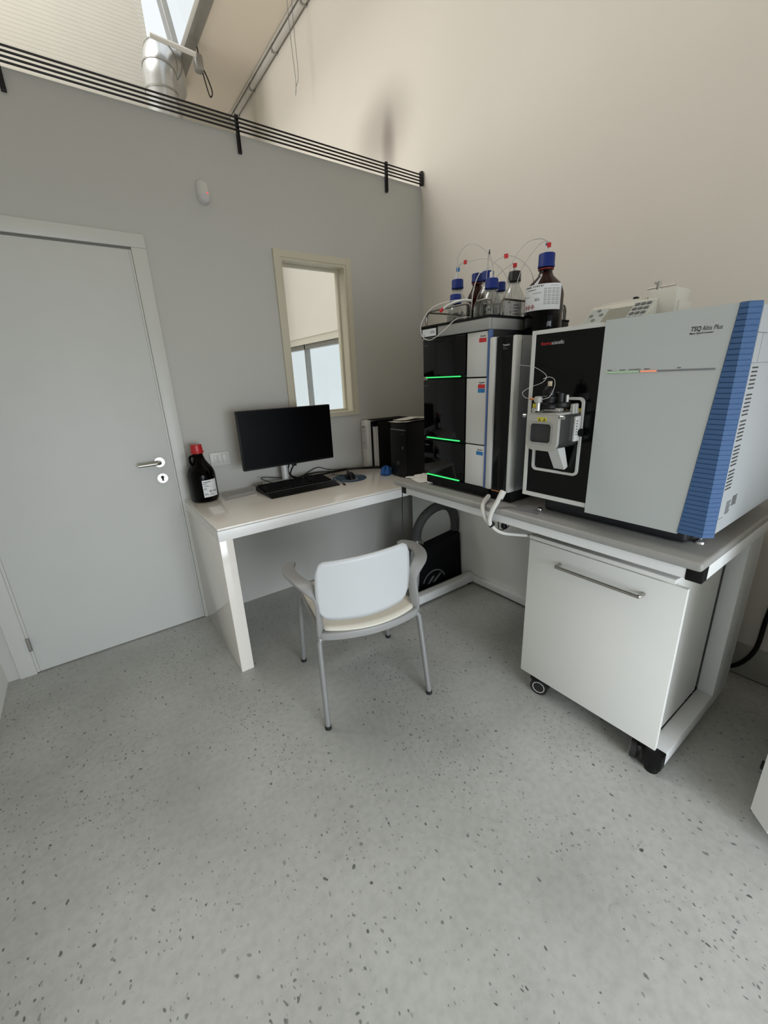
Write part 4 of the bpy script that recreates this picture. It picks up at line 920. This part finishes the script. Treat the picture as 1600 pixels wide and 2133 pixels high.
for a in (fa-1.02, fa-0.82, fa-0.58):
    p = on_can(a, h*0.355); rt = Vector((-math.sin(a), math.cos(a), 0)); u = Vector((0, 0, 1)); q = 0.0045
    mb.quad(p+u*q, p-rt*q*0.6, p-u*q, p+rt*q*0.6)
mb.build('hazard_symbol', M_INK, lb, smooth=False)

# solvent tubing with coloured tags
def tubing(pts, label, tags=(), r_=0.0013, mat=M_TUBE):
    P = catmull(pts, 8); t = thing('solvent_tube', P[0], label, 'tube', 'solvent tubing')
    MB().tube(P, r_, 6).build('tube', mat, t)
    for (f, m_) in tags:
        i = int(f*(len(P)-1)); p = P[i]; d_ = (P[min(i+1, len(P)-1)]-P[i-1]).normalized()
        rt = Vector((0.45, -0.85, 0.0)).normalized() if abs(d_.z) > 0.6 else d_
        u = Vector((0, 0, 1)); u = (u-rt*u.dot(rt)).normalized()
        mb = MB(); decal(mb, p-rt*0.007-u*0.007-rt.cross(u)*0.0024, 0.014, 0.014, right=rt, up=u, t=0.0048); mb.build('tag', m_, t, smooth=False)
    return t
zc = BZ
tubing([(-0.790, -1.118, zc+0.232), (-0.79, -1.12, zc+0.255), (-0.795, -1.14, zc+0.268), (-0.80, -1.20, zc+0.266), (-0.80, -1.28, zc+0.255), (-0.79, -1.35, zc+0.20), (-0.78, -1.385, zc+0.12), (-0.80, -1.385, zc+0.03)], 'clear tube arching from the left bottle with blue and red tags', ((0.13, M_BLUEP), (0.36, M_RED)))
tubing([(-0.80, -1.126, zc+0.232), (-0.80, -1.128, zc+0.29), (-0.80, -1.16, zc+0.32), (-0.80, -1.21, zc+0.322), (-0.79, -1.28, zc+0.27), (-0.775, -1.29, zc+0.20), (-0.77, -1.285, zc+0.05)], 'pale tube looping highest above the rack and down between the bottles', ())
tubing([(-0.718, -1.214, zc+0.25), (-0.715, -1.214, zc+0.285), (-0.73, -1.23, zc+0.298), (-0.76, -1.25, zc+0.285), (-0.79, -1.27, zc+0.18), (-0.795, -1.255, zc+0.06)], 'clear tube above the larger middle bottle with a dark tag', ((0.36, M_CHARCOAL),))
tubing([(-0.83, -1.333, zc+0.190), (-0.828, -1.325, zc+0.212), (-0.835, -1.31, zc+0.216), (-0.85, -1.285, zc+0.195), (-0.86, -1.268, zc+0.14), (-0.862, -1.262, zc+0.06)], 'thick white tube curling out of the front right blue cap', (), 0.0018, M_TUBEW)
tubing([(-0.84, -1.343, zc+0.190), (-0.838, -1.345, zc+0.222), (-0.815, -1.365, zc+0.240), (-0.79, -1.39, zc+0.240), (-0.76, -1.42, zc+0.215), (-0.73, -1.437, zc+0.17), (-0.70, -1.425, zc+0.10)], 'clear tube arching over the black cap with a red tag', ((0.40, M_RED),))
tubing([(-0.725, -1.352, zc+0.225), (-0.73, -1.345, zc+0.232), (-0.76, -1.315, zc+0.205), (-0.785, -1.29, zc+0.16), (-0.79, -1.275, zc+0.06)], 'clear tube leaving the black cap with a small red tag', ((0.05, M_RED),))
tubing([(-0.719, -1.480, zc+0.245), (-0.719, -1.480, zc+0.272), (-0.725, -1.45, zc+0.288), (-0.76, -1.42, zc+0.275), (-0.79, -1.39, zc+0.22), (-0.80, -1.375, zc+0.14), (-0.80, -1.37, zc+0.05)], 'clear tube from the big brown bottle with a blue tag', ((0.12, M_BLUEP),))
tubing([(-0.732, -1.494, zc+0.245), (-0.733, -1.494, zc+0.268), (-0.745, -1.465, zc+0.262), (-0.775, -1.425, zc+0.20), (-0.785, -1.40, zc+0.12), (-0.79, -1.385, zc+0.05)], 'clear tube from the big brown bottle with a pink-red tag', ((0.12, M_RED),))
tubing([(-0.875, -1.28, zc+0.11), (-0.90, -1.20, zc+0.118), (-0.925, -1.11, zc+0.105), (-0.945, -1.065, zc+0.05), (-0.95, -1.075, zc+0.0), (-0.952, -1.13, zc-0.018), (-0.948, -1.20, zc+0.01), (-0.93, -1.25, zc+0.045), (-0.89, -1.29, zc+0.05)], 'pale tube hanging in a loop over the tray front', (), 0.0016, M_TUBEW)
tubing([(-0.885, -1.285, zc+0.106), (-0.895, -1.25, zc+0.112), (-0.908, -1.205, zc+0.108), (-0.915, -1.165, zc+0.095)], 'thick white hose with red tip lying across the small bottle', (), 0.005, M_TUBEW)
MB().cyl((-0.9153, -1.163, zc+0.0945), (-0.918, -1.149, zc+0.086), 0.0062, 10).build('red_tip', M_RED, [q for q in bpy.data.objects if q.get('label', '').startswith('thick white hose')][0])

# =================================================================== MASS SPECTROMETER
MX = -0.94
msx = thing('mass_spectrometer', (-0.62, -1.885, BT), 'large white mass spectrometer with black front panel and blue ribbed edge', 'instrument')
MB().box(MX+0.012, -0.30, -2.160, -1.612, 0.922, 1.468, 0.006).build('chassis', M_MSSIDE, msx)
MB().box(-0.886, -0.33, -2.100, -1.655, BT+0.003, 0.930, 0.012, 3).build('base', M_CHARCOAL, msx)
MB().lathe([(0, 0), (0.009, 0), (0.010, 0.003), (0.010, 0.009), (0.008, 0.012), (0, 0.012)], (-0.905, -1.652, BT), 16).build('bench_knob', M_CHROME, msx)
for (x, y) in ((-0.835, -2.118), (-0.31, -2.1)):
    MB().lathe([(0, 0), (0.016, 0), (0.015, 0.006), (0.006, 0.012), (0.005, 0.06), (0, 0.06)], (x, y, BT), 18).build('levelling_foot', M_CHROME, msx)
MB().ring(rrect(-1.838, -1.604, 0.931, 1.470, 0.012, 4, (0.001, 0.012, 0.004, 0.001)), rrect(-1.838, -1.617, 0.945, 1.458, 0.001, 4), 'x', MX-0.006, MX+0.014).build('panel_frame', M_MSWHITE, msx)
MB().box(MX-0.003, MX+0.012, -1.838, -1.616, 0.944, 1.459).build('black_panel', M_PANELBLACK, msx, smooth=False)
text('lettering', 'thermo', (MX-0.003, -1.636, 1.4245), 0.0155, '-x', M_RED, msx, width=0.036)
text('lettering', 'scientific', (MX-0.003, -1.673, 1.4245), 0.0155, '-x', M_WHITEINK, msx, width=0.042)
# light grey door, its right edge raked along the blue trim
def yb(z): return -2.095-0.038*(z-0.917)/0.556
MB().prism([(-1.838, 0.9165), (yb(0.917)+0.001, 0.9165), (yb(1.473)+0.001, 1.473), (-1.838, 1.473)], 'x', MX-0.008, MX+0.012).build('door_panel', M_MSGREY, msx, smooth=False)
# ribbed blue corner trim: front face + chamfer to the side, 46 moulded ribs
mb = MB(); NR = 46; zs0, zs1 = 0.921, 1.4735
prev = None
for k in range(NR):
    for (f, inset) in ((0.02, 0.0), (0.80, 0.0005), (0.93, 0.0024), (1.0, 0.0024)):
        z = zs0+(zs1-zs0)*(k+f)/NR; g = (z-zs0)/(zs1-zs0)
        yl = yb(z); ym = -2.153+0.004*g; yr = -2.171+0.003*g
        ring = [mb.bm.verts.new(v) for v in ((MX+0.010, yl, z), (MX-0.010+inset, yl, z), (MX-0.012+inset, ym, z), (MX+0.012+inset*0.4, yr-0.0+inset*0.6, z), (MX+0.022, yr+0.004, z), (MX+0.02, yl, z))]
        if prev:
            for j in range(6): mb.bm.faces.new((prev[j], prev[(j+1) % 6], ring[(j+1) % 6], ring[j]))
        else: mb.bm.faces.new(ring)
        prev = ring
mb.bm.faces.new(prev[::-1]); bmesh.ops.recalc_face_normals(mb.bm, faces=mb.bm.faces)
mb.build('blue_ribbed_trim', M_BLUE, msx, smooth=False, label='blue ribbed corner trim')
# side panel, louvres, seams, rating label
MB().box(MX+0.024, -0.31, -2.167, -2.158, 0.925, 1.468, 0.003).build('side_panel', M_MSSIDE, msx)
SY = -2.1672
for g in range(5):
    for k in range(6):
        z = 1.333-g*0.061-k*0.0092; x = -0.905-0.004*(1.333-z)/0.06*0.25
        MB().box(x, x+0.042, SY-0.0004, SY+0.002, z, z+0.0034).build('vent_slot', M_RECESS, msx, smooth=False)
MB().box(-0.915, -0.32, SY-0.0003, SY+0.001, 1.409, 1.4105).box(-0.88, -0.8795, SY-0.0003, SY+0.001, 1.345, 1.409).box(-0.915, -0.32, SY-0.0003, SY+0.001, 1.3445, 1.3455).box(-0.918, -0.88, SY-0.0003, SY+0.001, 0.966, 0.967).build('panel_seams', M_GREYINK, msx, smooth=False)
mb = MB()
for k in range(8): decal(mb, (-0.872, SY, 1.003-0.0045*k), 0.034-0.004*(k % 3), 0.0022, '-y')
for k in range(7): decal(mb, (-0.83, SY, 1.01-0.004*k), 0.036-0.003*(k % 2), 0.0026, '-y')
mb.build('rating_label', M_DIMINK, msx, smooth=False)
# indicator strip and lettering
mb = MB().box(MX-0.0095, MX-0.007, -2.110, -1.857, 1.3335, 1.3375, 0.001).build('indicator_strip', M_GREYINK, msx)
MB().box(MX-0.0105, MX-0.009, -1.942, -1.857, 1.3342, 1.3368).build('green_indicator', M_GREENPALE, msx, smooth=False)
MB().box(MX-0.0105, MX-0.009, -1.985, -1.946, 1.3340, 1.3372).build('orange_indicator', M_ORANGE, msx, smooth=False)
for (s_, y) in (('Power', -1.859), ('Vacuum', -1.891), ('Communication', -1.915), ('System', -1.954), ('Scan', -2.03)):
    text('lettering', s_, (MX-0.008, y, 1.340), 0.0048, '-x', M_INK, msx, bold=0.01)
text('lettering', 'TSQ', (MX-0.008, -2.045, 1.4225), 0.0145, '-x', M_INK, msx, bold=0.02, shear=0.2, width=0.0205)
text('lettering', 'Altis Plus', (MX-0.008, -2.0685, 1.4225), 0.0145, '-x', M_INK, msx, shear=0.2, width=0.040)
text('lettering', 'Mass Spectrometer', (MX-0.008, -2.0445, 1.4155), 0.0062, '-x', M_INK, msx, bold=0.012, width=0.048)
# rounded recess frame around the source
MB().ring(rrect(-1.801, -1.636, 1.026, 1.268, 0.016, 5), rrect(-1.794, -1.644, 1.034, 1.260, 0.011, 5), 'x', MX-0.010, MX-0.002).build('recess_frame', M_LCSILVER, msx)
# ion source
src = MB(); SX = -1.068
out = rrect(-1.795, -1.690, 1.118, 1.2245, 0.02, 6, (0.004, 0.004, 0.026, 0.026))
inn = rrect(-1.775, -1.706, 1.142, 1.199, 0.010, 6)
src.ring(out, inn, 'x', SX, SX+0.012)
so = src.build('ion_source_front', M_SRC, msx)
MB().prism(rrect(-1.793, -1.692, 1.120, 1.2225, 0.02, 6, (0.004, 0.004, 0.026, 0.026)), 'x', SX+0.012, MX+0.002).build('ion_source_housing', M_SRCDARK, msx)
MB().box(SX+0.006, SX+0.010, -1.776, -1.705, 1.141, 1.200).build('viewing_window', M_RECESS, so, smooth=False)
MB().ring(rrect(-1.779, -1.702, 1.138, 1.203, 0.013, 6), rrect(-1.774, -1.707, 1.143, 1.198, 0.009, 6), 'x', SX-0.002, SX+0.004).build('window_rim', M_CHROME, so)
for (y, sgn) in ((-1.686, 1), (-1.799, -1)):
    MB().cyl((SX+0.004, y, 1.219), (SX+0.004, y+sgn*0.011, 1.219), 0.006, 14).build('thumb_screw', M_CHROME, so)
for k in range(2):
    y = -1.727-0.016*k
    w1 = MB(); decal(w1, (SX, y, 1.2045), 0.0145, 0.0125, '-x'); w1 = w1.build('warning_label', M_YELLOW, so, smooth=False)
    MB().ring([(y-0.0025, 1.206), (y-0.012, 1.206), (y-0.00725, 1.2155)], [(y-0.005, 1.2075), (y-0.0095, 1.2075), (y-0.00725, 1.212)], 'x', SX-0.0008, SX-0.0003).build('warning_triangle', M_INK, w1, smooth=False)
# source head on top: plate, cables clamp, probe knob, fittings
MB().box(SX+0.004, MX-0.004, -1.788, -1.697, 1.222, 1.229, 0.002).build('source_top_plate', M_SRC, msx)
MB().box(-1.035, -0.99, -1.775, -1.715, 1.228, 1.243, 0.004).build('probe_block', M_CHROME, msx)
pk = MB().lathe([(0, 0), (0.026, 0), (0.028, 0.004), (0.028, 0.012), (0.024, 0.018), (0.020, 0.02), (0.020, 0.026), (0.022, 0.03), (0.022, 0.036), (0.018, 0.040), (0.018, 0.054), (0.015, 0.06), (0.012, 0.066), (0, 0.066)], (-1.03, -1.735, 1.238), 28).build('probe_knob', M_BLACK, msx)
MB().cyl((-1.03, -1.735, 1.302), (-1.03, -1.735, 1.318), 0.0065, 8).build('probe_nut', M_BRASS, pk)
MB().lathe([(0, 0), (0.030, 0), (0.032, 0.006), (0.030, 0.014), (0, 0.014)], (-1.0, -1.752, 1.243), 26).build('locking_ring', M_BLACK, msx)
MB().lathe([(0.021, 0), (0.025, 0), (0.025, 0.020), (0.021, 0.020), (0.021, 0)], (-1.0, -1.752, 1.257), 12, R(-100), R(10)).build('locking_collar', M_WHITEPL, msx)
MB().lathe([(0, 0), (0.017, 0), (0.017, 0.026), (0.013, 0.030), (0, 0.030)], (-1.0, -1.752, 1.257), 20).build('probe_clamp', M_BLACK, msx)
un_ = MB().box(-1.075, -1.055, -1.732, -1.714, 1.258, 1.277, 0.004).cyl((-1.064, -1.723, 1.258), (-1.064, -1.723, 1.235), 0.006, 10).build('grounding_union', M_SRC, msx)
MB().cyl((-1.066, -1.714, 1.268), (-1.066, -1.694, 1.270), 0.0035, 10).build('union_nut', M_COPPER, un_)
MB().box(-1.062, -1.046, -1.713, -1.700, 1.229, 1.243, 0.002).build('cable_plug', M_CHROME, msx)
w1 = MB(); decal(w1, (-1.056, -1.699, 1.243), 0.014, 0.012, '-x'); w1.build('warning_label', M_YELLOW, msx, smooth=False)
for k, x in enumerate((-0.995, -0.980)): MB().box(x, x+0.013, -1.796, -1.784, 1.222, 1.252, 0.003).build('gas_connector', M_SRC, msx)
MB().box(-0.985, -0.955, -1.801, -1.792, 1.14, 1.215, 0.003).build('side_scale_plate', M_LCSILVER, msx)
mb = MB()
for k in range(6): decal(mb, (-0.982, -1.8012, 1.20-0.008*k), 0.008, 0.0025, '-y')
mb.build('side_scale_marks', M_INK, msx, smooth=False)
MB().cyl((-0.958, -1.792, 1.165), (-0.958, -1.808, 1.165), 0.012, 16).build('side_knob', M_BLACK, msx)
w1 = MB(); decal(w1, (MX-0.0035, -1.780, 1.222), 0.012, 0.013, '-x'); w1.build('warning_label', M_YELLOW, msx, smooth=False)
MB().prism([(SX+0.055, 1.122), (SX+0.095, 1.122), (MX-0.004, 1.052), (MX-0.022, 1.045)], 'y', -1.765, -1.728).build('drain_chute', M_LCSILVER, msx, smooth=False)
# capillary from the column oven to the source
cap_t = MB().tube([(-0.915, -1.534, 1.372), (-0.945, -1.575, 1.368), (-0.975, -1.64, 1.36), (-0.985, -1.69, 1.335), (-1.00, -1.69, 1.315), (-1.03, -1.67, 1.302), (-1.055, -1.66, 1.288), (-1.062, -1.672, 1.274), (-1.066, -1.694, 1.270)], 0.0007, 6, smooth=8).build('capillary', M_LCSILVER)
tag(cap_t, 'thin grey capillary curling from the column oven to the ion source', 'tube')
cap2 = MB().tube([(-1.064, -1.733, 1.268), (-1.055, -1.752, 1.275), (-1.04, -1.756, 1.30), (-1.025, -1.745, 1.322), (-1.022, -1.725, 1.330), (-1.028, -1.71, 1.325)], 0.0007, 6, smooth=8).build('capillary', M_LCSILVER)
tag(cap2, 'short capillary looping over the black probe knob of the ion source', 'tube')

# syringe pump on the spectrometer
sp = thing('syringe_pump', (-0.62, -1.73, 1.4685), 'cream syringe pump with grey keypad and display on the spectrometer', 'pump')
PX, PA, PB = -0.735, -1.635, -1.838
def on_face(y, s_): # s_ 0..1 up the sloping front
    return Vector((PX+0.085*s_, y, 1.479+0.070*s_))
MB().prism([(PX-0.006, 1.4685), (PX-0.006, 1.476), (PX, 1.479), (PX+0.085, 1.549), (PX+0.10, 1.549), (PX+0.10, 1.4685)], 'y', PB, PA).build('console', M_PUMPW, sp, smooth=False)
MB().box(PX+0.10, PX+0.20, PB-0.055, PA+0.0, 1.4685, 1.535, 0.004).build('housing', M_PUMPW, sp)
MB().box(PX+0.085, PX+0.18, PB-0.05, PB+0.03, 1.50, 1.572, 0.004).build('drive_block', M_PUMPW, sp)
MB().box(PX+0.095, PX+0.17, PB+0.035, PA-0.02, 1.53, 1.557, 0.003).build('syringe_holder', M_PUMPW, sp)
MB().cyl((PX+0.12, PB-0.03, 1.583), (PX+0.12, PB+0.05, 1.583), 0.0035, 10).build('guide_rod', M_CHROME, sp)
MB().cyl((PX+0.12, PB+0.018, 1.574), (PX+0.12, PB+0.018, 1.600), 0.006, 12).cyl((PX+0.12, PB+0.018, 1.592), (PX+0.12, PB+0.03, 1.598), 0.004, 10).build('clamp_knob', M_CHROME, sp)
MB().box(PX+0.11, PX+0.13, PB+0.075, PB+0.088, 1.549, 1.566, 0.003).build('black_clip', M_BLACK, sp)
fn = Vector((-0.070, 0, 0.085)).normalized(); fu = Vector((0.085, 0, 0.070)).normalized(); frt = Vector((0, -1, 0))
def face_patch(mb, y, s0, wd, ht, t=0.001): return decal(mb, on_face(y, s0), wd, ht, right=frt, up=fu, t=t)
mb = MB(); face_patch(mb, -1.640, 0.06, 0.060, 0.086); mb.build('arrow_keypad', M_KEYPAD, sp, smooth=False)
mb = MB(); face_patch(mb, -1.702, 0.12, 0.072, 0.072); mb.build('display', M_LCD, sp, smooth=False)
mb = MB(); face_patch(mb, -1.776, 0.06, 0.058, 0.094); mb.build('number_keypad', M_KEYPAD, sp, smooth=False)
for r_ in range(4):
    for c_ in range(3):
        mb = MB(); face_patch(mb, -1.782-0.017*c_, 0.14+0.2*r_, 0.012, 0.011, 0.003); mb.build('key', M_DIMINK, sp, smooth=False)
for (dy, ds) in ((0, 0.28), (0, -0.16), (0.017, 0.06), (-0.017, 0.06)):
    p = on_face(-1.668+dy, 0.48+ds)
    MB().cyl(p, p+fn*0.003, 0.0062, 14).build('arrow_key', M_GREYINK, sp)
for (k, m_) in enumerate((M_RED, M_GREYINK, M_PAPERG)):
    mb = MB(); face_patch(mb, -1.645-0.018*k, 0.09, 0.012, 0.006, 0.002); mb.build('function_key', m_, sp, smooth=False)

# =================================================================== SMALL THINGS ON THE BENCH
hs = thing('drain_hose', (-0.985, -1.49, 0.80), 'white forked drain hose hanging over the bench edge', 'hose')
MB().tube([(-0.93, -1.438, 0.885), (-0.965, -1.452, 0.878), (-0.998, -1.468, 0.862), (-1.003, -1.482, 0.830), (-0.995, -1.497, 0.803), (-0.985, -1.508, 0.79)], 0.0085, 10, smooth=6).build('hose', M_TUBEW, hs)
MB().tube([(-0.965, -1.525, 0.915), (-0.985, -1.525, 0.89), (-1.002, -1.518, 0.86), (-1.004, -1.508, 0.825), (-0.998, -1.508, 0.798)], 0.0085, 10, smooth=6).build('hose', M_TUBEW, hs)
MB().cyl((-0.953, -1.526, 0.925), (-0.972, -1.526, 0.902), 0.012, 14).build('connector', M_WHITEPL, hs)
MB().tube([(-0.992, -1.507, 0.80), (-0.978, -1.515, 0.778), (-0.945, -1.530, 0.757), (-0.89, -1.548, 0.742), (-0.80, -1.560, 0.715), (-0.66, -1.560, 0.66)], 0.0065, 10, smooth=6).build('hose', M_TUBEW, hs)
MB().cyl((-0.9945, -1.5065, 0.803), (-0.989, -1.509, 0.795), 0.0125, 14).build('cable_tie', M_BLACK, hs)
kn = thing('clamp_knob', (-0.90, -1.495, 0.765), 'small black clamp knob below the bench rail behind the hose', 'knob')
MB().cyl((-0.90, -1.496, 0.762), (-0.90, -1.496, 0.790), 0.010, 14).cyl((-0.905, -1.496, 0.766), (-0.895, -1.496, 0.766), 0.012, 14).cyl((-0.90, -1.496, 0.78), (-0.90, -1.496, 0.805), 0.004, 8).build('knob', M_BLACK, kn)
MB().tube([(-0.90, -1.47, 0.806), (-0.90, -1.47, 0.745), (-0.90, -1.505, 0.757), (-0.90, -1.52, 0.775)], 0.002, 6, smooth=2).build('wire', M_BLACK, kn)
cd = MB().tube([(-0.950, -0.91, 0.806), (-0.946, -0.90, 0.72), (-0.942, -0.895, 0.66), (-0.948, -0.897, 0.55), (-0.95, -0.90, 0.40), (-0.95, -0.88, 0.2), (-0.94, -0.85, 0.004)], 0.0022, 6, smooth=6).build('drop_cable', M_BLACK)
tag(cd, 'thin black cable hanging down behind the chair from the bench corner', 'cable')
pl = thing('paper_towel', (-0.86, -0.98, BT), 'white paper with torn edge lying on the bench corner', 'paper')
def towf(u, v):
    x = -0.925+0.11*v+0.012*math.sin(9*u)*(1-v); y = -0.905-0.165*u+0.01*math.sin(12*v)
    return (x, y, BT+0.002+0.012*max(0, math.sin(3*u+0.5))*v+0.0025*math.sin(16*u+7*v)*(1-0.5*v))
MB().grid(towf, 18, 10).build('sheet', M_PAPER, pl, solid=0.0015)
bg = thing('plastic_bag', (-0.925, -1.605, BT), 'clear plastic sleeve with striped print lying before the column oven', 'bag')
M_BAG = pm('sleeve_print', (128, 126, 128), 0.3, var=0.1, scale=40)
MB().prism([(-0.965, -1.572), (-0.950, -1.672), (-0.895, -1.66), (-0.905, -1.565)], 'z', BT, BT+0.0015).build('sleeve', M_BAG, bg, smooth=False)
mb = MB()
for (xa, xb) in ((-0.965, -0.951), (-0.935, -0.93), (-0.965, -0.962)): pass
for k in range(3): decal(mb, (-0.962+0.022*k, -1.574, BT+0.0016), 0.088, 0.0028, right=(0.12, -0.99, 0), up=(0.99, 0.12, 0))
mb.build('pale_stripes', M_LTINK, bg, smooth=False)
